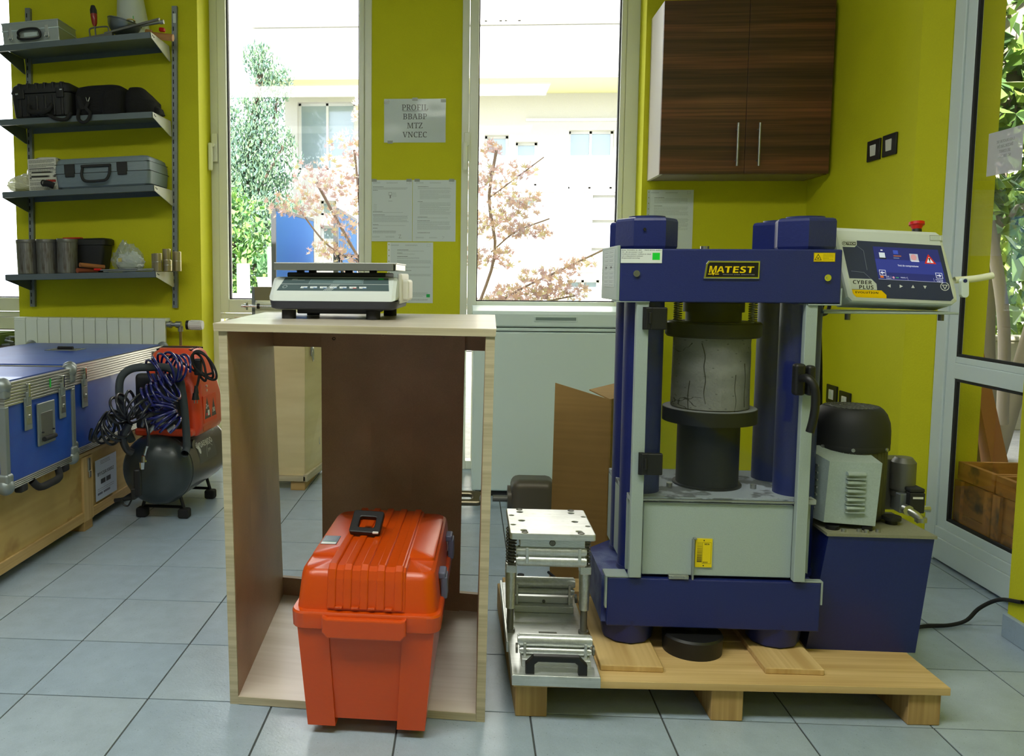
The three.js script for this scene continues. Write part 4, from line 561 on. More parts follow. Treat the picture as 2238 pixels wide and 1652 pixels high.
// ---------------------------------------------------------------- wall shelving and what stands on it
const SH = [[2.321, .074], [1.934, .045], [1.561, .046], [1.122, .027]];
const sy = (i, x) => SH[i][0] + SH[i][1] * (x + 2.04), st = i => Math.atan(SH[i][1]);
{
  const o = thing('wall_shelving', 'four grey steel shelves on two slotted uprights on the yellow wall', 'shelving', [-2.04, .93, -4.64], { w: true });
  for (const [a, b] of [[-2.414, -2.442], [-1.598, -1.625]]) { const u = part(o, 'upright', hexa([[b - .014, .932, -4.618], [b + .014, .932, -4.618], [b + .014, .932, -4.64], [b - .014, .932, -4.64], [a - .014, 2.56, -4.618], [a + .014, 2.56, -4.618], [a + .014, 2.56, -4.64], [a - .014, 2.56, -4.64]]), M.galv); const sl = []; for (let k = 0; k < 40; k++) { const y = .96 + k * .04, x = b + (a - b) * (y - .932) / 1.628; sl.push(box(.0045, .022, .002, x - .005, y, -4.6172)); } part(u, 'slot', sl, M.gasket); if (a > -2) part(u, 'size_label', rbx(a - .008, a + .008, 2.47, 2.52, -4.616, -4.618, .0005), M.paper); }
  for (let i = 0; i < 4; i++) {
    const put = g => g.rotateZ(st(i)).translate(-2.04, SH[i][0], 0), hw = .405;
    const s = part(o, 'shelf', [put(rb(2 * hw, .0018, .285, .0006, 0, -.001, -4.498)), put(rb(2 * hw, .03, .002, .0008, 0, -.015, -4.356)), put(rb(2 * hw, .002, .016, .0008, 0, -.0295, -4.363)), put(rb(2 * hw, .03, .002, .0008, 0, -.015, -4.63))], M.shelf);
    for (const [x, m] of [[-.408, M.shelf], [.408, M.shelfW]]) {
      const b = part(s, 'bracket', put(ext([[4.356, -.002], [4.62, -.002], [4.62, -.085], [4.6, -.085], [4.357, -.03]], .003, .0006).rotateY(PI / 2).translate(x, 0, 0)), m);
      if (x > 0) part(b, 'bracket_slot', [put(box(.001, .008, .008, x + .0035, -.014, -4.375)), put(box(.001, .005, .014, x + .0035, -.018, -4.39))], M.gasket);
    }
  }
}
{
  const i = 0, x = -2.27, o = thing('aluminium_case', 'small aluminium case with black handle and two latches on the top shelf', 'case', [x, sy(i, x), -4.375], { tilt: st(i) });
  const A = std([190, 200, 200], .36, .55, { map: fine });
  part(o, 'case_body', [rb(.3, .07, .2, .004, 0, .036, -.1)], A); part(o, 'lid', [rb(.302, .04, .202, .004, 0, .092, -.1), rb(.306, .008, .206, .002, 0, .11, -.1)], A); part(o, 'edge_trim', [rb(.306, .006, .206, .002, 0, .072, -.1), rb(.306, .008, .206, .002, 0, .005, -.1)], M.alu);
  part(o, 'handle', tube([[-.063, .045, .004], [-.063, .03, .014], [-.05, .022, .018], [.045, .022, .018], [.055, .03, .014], [.055, .05, .014], [.045, .066, .014], [-.05, .066, .014], [-.062, .055, .012]], .0065, 50, 8, true), M.black); part(o, 'handle_plate', rb(.07, .02, .002, .0008, 0, .046, .002), M.alu);
  for (const lx of [-.107, .088]) part(o, 'latch', [rb(.018, .055, .006, .002, lx, .06, .003), rb(.026, .02, .01, .003, lx, .04, .005), new THREE.TorusGeometry(.011, .0025, 6, 16).translate(lx, .03, .008)], M.chrome);
}
{
  const i = 0, x = -1.93, o = thing('hand_float', 'plasterer tool with an upright red and black handle and long flat steel bar', 'hand tool', [x, sy(i, x), -4.38], { tilt: st(i) });
  part(o, 'handle', [lathe([[.0, .16], [.01, .158], [.016, .14], [.0165, .11], [.013, .075], [.008, .062], [0, .06]], 20).translate(.0, 0, 0)], std([150, 24, 12], .35, 0, { clearcoat: .5 })); part(o, 'handle_cap', lathe([[0, .166], [.01, .163], [.0168, .142], [.0172, .122], [.015, .12]], 20), M.black);
  part(o, 'frame_rod', [tube([[-.03, .012, .0], [-.03, .045, 0], [-.025, .05, 0], [.065, .052, 0], [.07, .048, 0], [.07, .02, 0]], .004, 30, 6), bar([0, .01, 0], [0, .06, 0], .004)], M.darksteel);
  part(o, 'flat_bar', [hexa([[.05, .012, .012], [.34, .06, .012], [.34, .06, -.004], [.05, .012, -.004], [.05, .022, .012], [.345, .07, .012], [.345, .07, -.004], [.05, .022, -.004]]), hexa([[-.1, -.001, .01], [.09, .004, .01], [.09, .004, -.02], [-.1, -.001, -.02], [-.1, .003, .01], [.09, .02, .01], [.09, .02, -.02], [-.1, .003, -.02]])], M.darksteel);
}
{
  const i = 0, x = -1.8, o = thing('metal_scoop', 'grey metal bowl scoop lying tilted on the top shelf with its handle to the right', 'scoop', [x, sy(i, x), -4.455], { tilt: st(i) });
  const g = new THREE.SphereGeometry(.085, 32, 14, 0, 2 * PI, PI * .5, PI * .5).scale(1, .95, 1).rotateZ(-.32).translate(.0, .09, 0), g2 = new THREE.TorusGeometry(.085, .004, 8, 40).rotateX(PI / 2).rotateZ(-.32).translate(0, .09, 0);
  part(o, 'bowl', [g, g2], std([120, 128, 134], .35, .7, { side: THREE.DoubleSide })); part(o, 'handle', [bar([.07, .065, .0], [.2, .068, .02], .007), cylX(.011, .02, .205, .068, .021, 14)], M.steel); part(o, 'brass_rim', new THREE.TorusGeometry(.02, .004, 8, 20).rotateX(PI / 2.2).translate(.055, .075, .06), std([200, 180, 110], .3, .8));
}
{
  const i = 0, x = -1.79, o = thing('slump_cone', 'white metal cone with a wire bail and green sticker on the top shelf', 'cone', [x, sy(i, x), -4.54], { tilt: st(i) });
  part(o, 'shell', lathe([[.09, 0], [.093, .002], [.056, .34], [.058, .35], [.052, .35], [.086, .004]], 36), std([206, 214, 206], .4, .2)); part(o, 'sticker', box(.03, .03, .001, .02, .1, .0845).rotateX(-.1), M.green);
  part(o, 'wire_bail', [tube([[-.1, .27, .03], [-.05, .255, .07], [-.02, .245, .085], [.0, .26, .08], [.03, .29, .07]], .0025, 30, 6), tube([[.06, .24, .05], [.085, .24, .05], [.105, .27, .03], [.11, .3, .01]], .0025, 24, 6)], M.darksteel);
}
{
  const i = 0, x = -1.64, o = thing('wooden_roller', 'short wooden stick with a red tip at the right end of the top shelf', 'stick', [x, sy(i, x) + .018, -4.5], { tilt: -.12 });
  part(o, 'stick', [cylX(.018, .11, .02, 0, 0, 18), cylX(.016, .03, -.05, .008, .02, 14)], std([190, 138, 84], .6)); part(o, 'red_tip', [rb(.03, .02, .025, .006, .02, .03, .02)], M.red);
}
{
  const i = 1, x = -2.22, o = thing('rugged_case', 'black ribbed hard plastic case at the left end of the second shelf', 'case', [x, sy(i, x), -4.36], { tilt: st(i) });
  part(o, 'case_body', loft([[0, .28, .2, .02, 0, -.11], [.01, .305, .22, .03, 0, -.11], [.12, .32, .235, .03, 0, -.11]]), M.blackM);
  part(o, 'lid', loft([[.125, .322, .237, .03, 0, -.11], [.132, .326, .24, .03, 0, -.11], [.162, .31, .225, .03, 0, -.11], [.175, .285, .2, .03, 0, -.11]]), M.blackM);
  for (let k = 0; k < 6; k++) part(o, 'rib', [rb(.014, .105, .012, .004, -.11 + k * .045, .06, .002), rb(.014, .05, .012, .004, -.11 + k * .045, .152, .001), rb(.014, .006, .2, .002, -.11 + k * .045, .176, -.11)], M.black);
  for (const k of [-.1, .11]) part(o, 'latch', [rb(.04, .05, .012, .004, k, .12, .01)], M.black); part(o, 'seal_pin', [cylX(.005, .014, .118, .134, .013, 10), cylX(.005, .014, -.118, .122, .013, 10)], M.chrome);
  part(o, 'handle', tube([[-.06, .06, .008], [-.05, .03, .03], [.0, .02, .036], [.05, .028, .034], [.062, .06, .008]], .012, 30, 8), M.rubber);
}
{
  const cloth = std([22, 22, 24], .95, 0, { bumpMap: bumpT, bumpScale: .002, sheen: .3 });
  const i = 1, x = -1.924, o = thing('equipment_bag', 'black fabric equipment bag with a hanging strap beside the ribbed black case', 'bag', [x, sy(i, x), -4.37], { tilt: st(i) });
  part(o, 'bag_body', loft([[0, .24, .2, .03, 0, -.1], [.012, .255, .215, .04, 0, -.1], [.11, .255, .215, .045, 0, -.1], [.145, .235, .2, .05, 0, -.1], [.155, .19, .16, .05, .01, -.1]]), cloth);
  part(o, 'side_pocket', loft([[0, .1, .14, .02, .075, -.05], [.06, .11, .15, .03, .075, -.05], [.125, .1, .13, .03, .075, -.06], [.138, .07, .1, .03, .075, -.06]]), cloth);
  part(o, 'strap_ring', tube([[-.055, .09, .01], [-.045, .065, .014], [-.035, .09, .01]], .0022, 14, 6), M.steel);
  part(o, 'strap', [hexa([[-.09, .03, .012], [-.065, .03, .016], [-.06, .03, .012], [-.085, .03, .008], [-.105, .1, .008], [-.09, .1, .01], [-.085, .1, .006], [-.1, .1, .004]]), tube([[-.04, .065, .014], [-.05, .03, .024], [-.03, .005, .029], [-.045, -.03, .029], [-.07, -.04, .029], [-.095, -.02, .029], [-.09, .03, .02]], .009, 30, 6), tube([[-.26, .015, .026], [-.21, -.015, .031], [-.16, -.02, .031], [-.13, .015, .026]], .01, 20, 6)], M.rubber);
  const p = thing('camera_pouch', 'small soft black pouch at the right end of the second shelf, sagging to the right', 'bag', [-1.72, sy(1, -1.72), -4.42], { tilt: st(1) });
  part(p, 'pouch_body', loft([[0, .15, .17, .04, .0, -.06], [.07, .16, .18, .05, -.005, -.06], [.11, .12, .16, .05, -.02, -.06], [.145, .07, .1, .03, -.03, -.06]]), cloth); part(p, 'pouch_flap', loft([[.0, .05, .08, .02, .085, -.04], [.03, .045, .07, .02, .08, -.04], [.045, .02, .04, .01, .07, -.04]]), cloth);
}
{
  const i = 2, x = -1.9, o = thing('drill_case', 'large grey plastic tool case with black latches and handle on the third shelf', 'case', [x, sy(i, x), -4.35], { tilt: st(i) });
  const G = std([128, 144, 152], .45, 0, { map: fine });
  part(o, 'lower_shell', loft([[0, .46, .25, .02, 0, -.14], [.01, .5, .275, .03, 0, -.14], [.075, .51, .285, .025, 0, -.14]]), G); part(o, 'upper_shell', loft([[.078, .51, .285, .025, 0, -.14], [.11, .51, .285, .025, 0, -.14], [.145, .495, .27, .03, 0, -.14], [.155, .47, .25, .03, 0, -.14]]), G);
  part(o, 'groove', [rb(.512, .002, .287, .001, 0, .077, -.14), rb(.506, .0015, .282, .0005, 0, .125, -.14)], M.blackM);
  for (const lx of [-.17, .11]) part(o, 'latch', [rb(.055, .05, .012, .004, lx, .1, .004), rb(.05, .03, .01, .004, lx, .073, .006)], M.blackM);
  part(o, 'handle', [tube([[-.1, .105, .004], [-.1, .06, .02], [-.085, .035, .026], [.0, .03, .028], [.03, .035, .026], [.045, .06, .02], [.045, .11, .004]], .0075, 40, 8), rb(.16, .014, .014, .004, -.027, .11, .008)], M.blackM);
}
{
  const i = 2, x = -2.236, o = thing('newspaper_bundle', 'bundle wrapped in printed newspaper left of the grey tool case', 'bundle', [x, sy(i, x), -4.39], { tilt: st(i), yaw: .1 });
  const np = print(ctex(256, 400, (g, w, h) => { g.fillStyle = '#d6d6c8'; g.fillRect(0, 0, w, h); for (let k = 0; k < 7; k++) lines(g, 10, 14 + k * 56, 236, 5, 9, 200 + k, '#33332e', 4); g.fillStyle = '#a02a1c'; g.fillRect(150, 270, 90, 26); g.fillStyle = '#222'; g.fillRect(10, 120, 220, 10); g.fillRect(10, 230, 150, 14); }), .8);
  part(o, 'wrapper', [loft([[0, .15, .16, .01, 0, -.08], [.09, .15, .165, .015, .004, -.08], [.16, .145, .15, .02, -.004, -.08], [.178, .1, .11, .03, .01, -.08]])], np); part(o, 'front_page', hexa([[-.076, .002, .002], [.076, .002, .002], [.076, .002, -.002], [-.076, .002, -.002], [-.074, .166, .001], [.072, .17, .001], [.072, .17, -.003], [-.074, .166, -.003]]).clone(), np);
  { const g = o.children[1].geometry, u = g.attributes.uv; [[0, 0], [1, 0], [1, 1], [0, 0], [1, 1], [0, 1]].forEach((k, q) => u.setXY(q, ...k)); }
}
const film = std([232, 232, 206], .25, 0, { transmission: .35, thickness: 0, side: THREE.DoubleSide, clearcoat: .6 });
function crumple(w, h, d, seed, peak) { const g = new THREE.SphereGeometry(1, 26, 18), p = g.attributes.position, r = rng(seed), f = Array.from({ length: 16 }, () => [r() * 10 - 5, r() * 10 - 5, r() * 10 - 5, r() * 6]); for (let i = 0; i < p.count; i++) { const x = p.getX(i), y = p.getY(i), z = p.getZ(i); let k = 1; for (const [a, b, c, e] of f) k += .05 * (Math.abs(Math.sin(a * x * 2 + b * y * 2 + c * z * 2 + e)) - .6); const Y = Math.max(0, y * .5 + .5) * k; p.setXYZ(i, x * w * k * (1 - peak * Y), Y * h, z * d * k * (1 - peak * .6 * Y)); } const q = g.toNonIndexed(); q.computeVertexNormals(); return q; }
{
  const o = thing('carrier_bag', 'empty crumpled cream plastic bag at the left end of the third shelf', 'bag', [-2.37, sy(2, -2.37), -4.44], { tilt: st(2) }); part(o, 'bag_film', [crumple(.1, .09, .07, 11, .35), crumple(.04, .15, .05, 12, .2).translate(.05, 0, -.02)], film);
  single('rubber_hose_end', 'short thick black rubber hose end in front of the newspaper bundle', 'hose', [tube([[-2.215, sy(2, -2.2) + .034, -4.345], [-2.19, sy(2, -2.19) + .03, -4.352], [-2.17, sy(2, -2.17) + .02, -4.365]], .0165, 14, 16), new THREE.TorusGeometry(.014, .004, 8, 18).rotateY(1.3).translate(-2.216, sy(2, -2.2) + .034, -4.344)], M.rubber);
}
[['leftmost of the three scuffed steel mould cylinders on the lowest shelf', -2.353], ['middle of the three scuffed steel mould cylinders on the lowest shelf', -2.245], ['rightmost of the three scuffed steel mould cylinders, beside the black box', -2.137]].forEach(([lab, x], k) => {
  const o = thing('steel_mould', lab, 'mould', [x, sy(3, x), -4.42], { group: 'steel mould cylinders on the lowest shelf', tilt: st(3), yaw: k * 1.3 });
  part(o, 'tube_wall', lathe([[.044, .002], [.051, 0], [.052, .004], [.052, .178], [.05, .182], [.046, .182], [.045, .01]], 36), M.rust); part(o, 'collar', lathe([[.052, .164], [.0535, .166], [.0535, .183], [.047, .184], [.046, .17]], 36), M.darksteel); part(o, 'mould_floor', cyl(.046, .046, .006, 0, .004, 0, 30), M.darksteel);
});
{
  const o = thing('plastic_crate', 'black plastic tool crate with a red clip behind the steel mould cylinders', 'crate', [-2.18, sy(3, -2.18), -4.56], { tilt: st(3) });
  part(o, 'crate_body', loft([[0, .38, .11, .02, 0, 0], [.1, .42, .13, .025, 0, 0], [.15, .43, .135, .025, 0, 0]]), M.blackM); part(o, 'lid', loft([[.152, .45, .14, .02, 0, 0], [.18, .45, .14, .02, 0, 0], [.188, .43, .12, .02, 0, 0]]), M.blackM); part(o, 'red_clip', rb(.1, .012, .04, .004, .03, .19, .03), M.red);
}
{
  const w = std([172, 112, 62], .65);
  single('wooden_stick', 'round wooden stick lying uppermost, pointing at the viewer, right of the steel moulds', 'stick', [bar([-2.045, sy(3, -2.04) + .043, -4.37], [-1.96, sy(3, -1.96) + .03, -4.475], .012, 16)], w, 'wooden sticks beside the moulds');
  single('wooden_stick', 'round reddish wooden stick lying on the shelf board under another stick', 'stick', [bar([-2.06, sy(3, -2.06) + .0135, -4.37], [-2.0, sy(3, -2.0) + .0135, -4.475], .013, 16)], std([150, 78, 50], .65), 'wooden sticks beside the moulds');
  single('red_tag', 'bright red plastic tag lying beside the wooden sticks on the lowest shelf', 'tag', rb(.04, .012, .02, .004, -1.955, sy(3, -1.95) + .016, -4.385), M.red);
  const o = thing('plastic_bag', 'clear crumpled plastic bag holding white material on the lowest shelf', 'bag', [-1.82, sy(3, -1.82), -4.46], { tilt: st(3) });
  part(o, 'bag_film', [crumple(.1, .14, .07, 21, .35), crumple(.055, .16, .05, 24, .4).translate(-.03, 0, -.03)], std([236, 240, 236], .12, 0, { transmission: .8, thickness: 0, side: THREE.DoubleSide, clearcoat: 1 })); part(o, 'bag_content', [crumple(.075, .1, .05, 22, .1).translate(.015, 0, 0)], std([222, 228, 226], .6)); part(o, 'yellow_print', rb(.02, .02, .002, .0008, -.02, .065, .056), M.yellow);
  const rods = thing('steel_rods', 'a few thin bright steel rods lying along the front of the lowest shelf', 'rods', [-1.8, sy(3, -1.8), -4.375], { tilt: st(3), kind: 'stuff' });
  for (const [x0, x1, y, z] of [[-.12, .15, .005, .0], [-.1, .16, .006, -.012], [-.14, .06, .013, -.004], [-.02, .16, .012, -.02]]) part(rods, 'rod', bar([x0, y, z], [x1, y + .002, z - .008], .004, 8), M.chrome);
  [['leftmost small steel tin of the cluster by the right upright', -1.665, -4.45, .095], ['front small steel tin of the cluster by the right upright', -1.635, -4.4, .095], ['tallest steel tin of the cluster, standing behind the front one', -1.612, -4.47, .12], ['low steel tin right of the front one in the cluster', -1.59, -4.42, .06], ['rightmost steel tin of the cluster, against the upright', -1.566, -4.5, .105]].forEach(([lab, x, z, h]) => { const t = thing('steel_tin', lab, 'tin', [x, sy(3, x), z], { group: 'small steel tins on the lowest shelf', tilt: 0 }); part(t, 'tin_wall', lathe([[.0, 0], [.021, 0], [.022, .002], [.022, h - .003], [.0215, h], [.019, h], [.0185, h - .01], [0, h - .012]], 24), std([190, 178, 150], .3, .8, { map: fine })); part(t, 'tin_band', lathe([[.0222, h * .5], [.0228, h * .5 + .002], [.0222, h * .5 + .004]], 24), M.steel); });
}
// ---------------------------------------------------------------- crate and flight cases at the left
{
  const o = thing('wooden_crate', 'long low wooden crate on the tiles carrying the blue flight cases', 'crate', [-2.0, 0, -3.4], { w: true });
  part(o, 'crate_panel', uvm(rbx(-2.42, -1.66, .045, .325, -2.35, -4.36, .003)), M.crate); part(o, 'lid', uvm(rbx(-2.43, -1.652, .327, .343, -2.34, -4.37, .002)), M.pine);
  for (const z of [-3.5, -4.2]) part(o, 'batten', uvm(rbx(-1.66, -1.648, .04, .325, z, z - .09, .002), true, z), M.pine); part(o, 'bottom_batten', uvm(rbx(-1.66, -1.65, .042, .085, -2.35, -4.36, .002)), M.pine);
  for (const z of [-2.5, -3.5, -4.25]) part(o, 'foot', uvm(rbx(-2.38, -1.65, 0, .045, z, z - .08, .002)), M.pineD);
  part(o, 'latch', [rb(.006, .06, .022, .002, -1.645, .285, -3.55), rb(.006, .03, .018, .002, -1.642, .245, -3.55)], M.steel);
  part(o, 'shipping_label', hexa([[-1.6485, .1, -3.615], [-1.6475, .1, -3.615], [-1.6475, .1, -3.84], [-1.6485, .1, -3.84], [-1.6485, .285, -3.615], [-1.6475, .285, -3.615], [-1.6475, .285, -3.84], [-1.6485, .285, -3.84]]), print(ctex(256, 256, (g, w, h) => { g.fillStyle = '#c4cfe0'; g.fillRect(0, 0, w, h); lines(g, 60, 14, 120, 3, 9, 301, '#556', 3); g.fillStyle = '#22283a'; g.font = 'bold 30px sans-serif'; fit(g, 'B112IA10002', 22, 104, 200); g.fillRect(60, 130, 56, 30); g.fillRect(126, 130, 54, 30); lines(g, 20, 186, 200, 2, 12, 302, '#667', 3); g.fillRect(20, 210, 60, 14); g.fillRect(90, 210, 80, 14); }), .5));
  const u = o.children[o.children.length - 1].geometry.attributes.uv; for (let i = 0; i < u.count; i++) u.setXY(i, u.getX(i) / .225, u.getY(i) / .185);
}
function flightCase(name, label, x0, x1, y0, y1, z0, z1, lt, opt = {}) {
  const o = thing(name, label, 'flight case', [(x0 + x1) / 2, y0, (z0 + z1) / 2], { w: true, group: 'blue flight cases on the wooden crate' });
  part(o, 'blue_panel', uvm(bx(x0 + .006, x1 - .006, y0 + .006, y1 - .006, z0 - .006, z1 + .006)), M.blueVinyl);
  const e = .028, R = [], y2 = y1 - .085;
  for (const [a, b] of [[y0, y0 + e], [y2, y1]]) { const n = b - a > .05 ? 8 : 4; for (let k = 0; k < n; k++) { const ya = a + (b - a) * k / n, yb = a + (b - a) * (k + 1) / n - .0032; R.push(rbx(x0, x1, ya, yb, z0, z1, .0008)); } }
  part(o, 'edge_extrusion', [...R.map(g => g), ], M.extr); part(o, 'edge_groove', [bx(x0 + .0025, x1 - .0025, y0 + .001, y0 + e - .003, z0 - .0025, z1 + .0025), bx(x0 + .0025, x1 - .0025, y2, y1 - .003, z0 - .0025, z1 + .0025)], M.darksteel);
  part(o, 'lid_panel', uvm(bx(x0 + .028, x1 - .02, y1 - .004, y1 + .001, z0 - .02, z1 + .02)), M.blueVinyl);
  const posts = []; for (const x of [x0 + .012, x1 - .012]) for (const z of [z0 - .012, z1 + .012]) posts.push(rbx(x - .013, x + .013, y0, y2, z + .013, z - .013, .004)); part(o, 'corner_post', posts, M.galv);
  for (const x of [x0 + .015, x1 - .015]) for (const z of [z0 - .015, z1 + .015]) for (const y of [y0 + .014, y1 - .014]) part(o, 'ball_corner', [new THREE.SphereGeometry(.03, 20, 14).translate(x, y, z), rb(.044, .05, .044, .012, x, y + (y > (y0 + y1) / 2 ? -.022 : .022), z)], M.galv);
  for (const z of lt) { const l = part(o, 'latch', [rb(.006, .12, .05, .003, x1 + .001, y2 - .045, z), rb(.01, .05, .026, .004, x1 + .003, y2 + .01, z)], M.galv); part(l, 'latch_cup', [rb(.008, .07, .036, .003, x1 + .001, y2 - .05, z), rb(.012, .014, .012, .003, x1 + .003, y2 - .055, z)], M.steel); part(l, 'latch_hook', rb(.012, .05, .014, .003, x1 + .005, y2 + .04, z), M.chrome); }
  if (opt.handle) { const z = opt.handle, y = y2 - .1; const h = part(o, 'recessed_handle', [rb(.008, .16, .13, .004, x1 + .0, y, z)], M.galv); part(h, 'handle_dish', rb(.004, .11, .09, .002, x1 + .003, y - .012, z), M.darksteel); part(h, 'grip', [cylZ(.009, .085, x1 + .014, y - .055, z, 14), rb(.01, .006, .006, .002, x1 + .008, y - .03, z - .04), rb(.01, .006, .006, .002, x1 + .008, y - .03, z + .04)], M.rubber); }
  if (opt.top) { const [x, z] = opt.top, h = part(o, 'lid_handle', [rb(.16, .004, .11, .0015, x, y1 + .002, z)], M.galv); part(h, 'lid_handle_dish', rb(.12, .002, .075, .001, x, y1 + .0045, z), M.darksteel); part(h, 'lid_grip', cylX(.009, .075, x + .01, y1 + .011, z + .02, 12), M.rubber); }
  if (opt.green) part(o, 'green_tape', rb(.002, .034, .01, .0008, x1 + .001, y1 - .04, opt.green), M.green);
  if (opt.under) { const z = opt.under; part(o, 'carry_handle', [tube([[x1 - .004, y0 - .002, z + .1], [x1 + .01, y0 - .028, z + .08], [x1 + .014, y0 - .034, z], [x1 + .01, y0 - .028, z - .08], [x1 - .004, y0 - .002, z - .1]], .014, 30, 10), rb(.03, .03, .05, .008, x1 - .012, y0 - .012, z + .16), rb(.03, .03, .05, .008, x1 - .012, y0 - .012, z - .16)], M.rubber); }
  return o;
}
flightCase('flight_case', 'nearer blue flight case with two latches and a recessed handle on its side', -2.36, -1.58, .362, .742, -2.78, -3.3, [-2.93, -3.19], { handle: -3.06, green: -3.1, under: -3.05 });
flightCase('flight_case', 'longer blue flight case behind, with a recessed handle in its lid', -2.38, -1.62, .362, .742, -3.36, -4.46, [-3.47, -4.27], { top: [-1.98, -4.05] });
// ---------------------------------------------------------------- air compressor
{
  const P0 = [-1.395, 0, -3.65], Y = -.04, o = thing('air_compressor', 'grey tank air compressor with an orange motor cover beside the blue cases', 'air compressor', P0, { yaw: Y });
  const loc = (x, y, z) => { const a = x - P0[0], b = z - P0[2], c = Math.cos(Y), s = Math.sin(Y); return [a * c - b * s, y, a * s + b * c]; };
  const tank = std([62, 70, 72], .32, .25, { clearcoat: .4, clearcoatRoughness: .2, map: fine });
  part(o, 'tank', [lathe([[0, .075], [.05, .07], [.1, .055], [.14, .03], [.158, 0], [.162, -.02], [.162, -.5], [.155, -.53], [.12, -.56], [0, -.58]].map(([r, z]) => [r, -z]), 48).rotateX(-PI / 2).translate(0, .237, -.03)], tank);
  part(o, 'tank_weld', [new THREE.TorusGeometry(.1625, .002, 6, 60).translate(0, .237, -.055)], tank);
  { const g = new THREE.CylinderGeometry(.1635, .1635, .2, 20, 1, true, .0, .95).rotateX(-PI / 2); // side print on the tank
    const q = new THREE.PlaneGeometry(.22, .13, 8, 12), p = q.attributes.position; for (let i = 0; i < p.count; i++) { const u = p.getX(i), v = p.getY(i), a = .42 + v / .1635; p.setXYZ(i, .1632 * Math.cos(a), .237 + .1632 * Math.sin(a), -.26 - u); } q.computeVertexNormals();
    part(o, 'tank_lettering', q, print(ctex(440, 260, (c, w, h) => { c.fillStyle = '#454d50'; c.fillRect(0, 0, w, h); c.fillStyle = '#d4dcdc'; c.font = 'bold 74px sans-serif'; fit(c, 'DAEWOO', 96, 120, 330); c.beginPath(); c.ellipse(52, 130, 26, 40, .2, 0, 7); c.fill(); for (let k = 0; k < 5; k++) { c.save(); c.translate(50, 130); c.rotate(-.9 + k * .4); c.fillRect(-6, -78, 12, 60); c.restore(); } c.font = 'italic 40px serif'; c.fillText('pro', 240, 180); c.strokeStyle = '#d4dcdc'; c.lineWidth = 4; c.beginPath(); c.arc(300, 230, 110, PI, PI * 1.75); c.stroke(); }), .35)); }
  const cov = part(o, 'motor_cover', [loft([[.385, .25, .34, .03, .045, -.25], [.42, .29, .35, .04, .045, -.25], [.56, .285, .32, .05, .04, -.255], [.68, .25, .26, .06, .035, -.26], [.75, .21, .22, .06, .03, -.26], [.775, .16, .17, .05, .03, -.26]], 6)], std([222, 70, 32], .35, 0, { clearcoat: .4 }));
  const vs = []; for (let k = 0; k < 9; k++) vs.push(rb(.17, .008, .009, .002, .03, .776 - Math.abs(k - 4) * .002, -.19 - k * .018)); part(cov, 'cooling_slot', vs, M.black);
  part(o, 'pump_front', [rb(.21, .26, .05, .02, .0, .54, -.075), cylZ(.08, .03, 0, .54, -.06, 28)], M.blackM); part(o, 'cover_skirt', rb(.27, .035, .07, .012, .03, .405, -.075), std([222, 70, 32], .35, 0, { clearcoat: .4 })); part(o, 'pump_fitting', [cylZ(.02, .08, -.03, .47, -.04, 14), rb(.04, .05, .03, .006, .02, .46, -.045), bar([-.07, .43, -.05], [-.04, .5, -.04], .008)], M.steel);
  { // warning triangles and stickers lie on the cover's right side
    const tri = ctex(256, 200, (c, w, h) => { c.fillStyle = '#df461f'; c.fillRect(0, 0, w, h); c.fillStyle = '#3c3c40'; c.beginPath(); c.moveTo(70, 10); c.lineTo(136, 170); c.lineTo(8, 170); c.fill(); c.beginPath(); c.moveTo(196, 30); c.lineTo(246, 170); c.lineTo(150, 170); c.fill(); c.fillStyle = '#e8e8e8'; c.font = 'bold 46px sans-serif'; c.fillText('2', 44, 96); c.fillText('50', 174, 140, 50); c.font = 'bold 22px sans-serif'; c.fillText('HP', 70, 90, 26); c.fillStyle = '#e8e8e8'; c.fillRect(76, 112, 34, 40); c.fillStyle = '#c03040'; c.fillRect(42, 130, 30, 20); });
    const g = hexa([[.1915, .435, -.13], [.1915, .435, -.3], [.189, .435, -.3], [.189, .435, -.13], [.1865, .56, -.13], [.1865, .56, -.3], [.184, .56, -.3], [.184, .56, -.13]]), u = g.attributes.uv; [[0, 0], [1, 0], [1, 1], [0, 0], [1, 1], [0, 1]].forEach((k, i) => u.setXY(i, ...k)); for (let i = 6; i < u.count; i++) u.setXY(i, .99, .01);
    part(o, 'warning_sticker', g, print(tri, .4)); part(o, 'orange_sticker', rb(.002, .022, .1, .0008, .19, .412, -.17), M.orange);
    for (const y of [.6, .58]) part(o, 'cover_screw', cylX(.006, .006, .178, y, -.2, 10), M.chrome); part(o, 'tank_sticker', rb(.002, .03, .035, .0008, .118, .352, -.44), M.paper);
  }
  part(o, 'carry_handle', tube([[-1.235, .33, -3.6], [-1.24, .345, -3.64], [-1.247, .42, -3.66], [-1.262, .6, -3.66], [-1.275, .67, -3.65], [-1.31, .705, -3.63], [-1.38, .712, -3.6], [-1.46, .705, -3.58], [-1.5, .67, -3.57], [-1.51, .58, -3.57], [-1.5, .48, -3.58], [-1.48, .38, -3.62]].map(p => loc(...p)), .0175, 80, 12), std([60, 68, 72], .75));
  part(o, 'handle_boss', [cylX(.02, .05, .125, .345, -.1, 16)], tank);
  for (const [x, z] of [[-.1, -.1], [.1, -.1], [-.1, -.45], [.1, -.45]]) { const f = part(o, 'foot', [rb(.05, .045, .05, .01, x, .0225, z)], M.rubber); part(f, 'foot_bracket', [bar([x, .04, z], [x * .75, .125, z], .008), bar([-.1, .05, z], [.1, .05, z], .007)], M.black); }
}
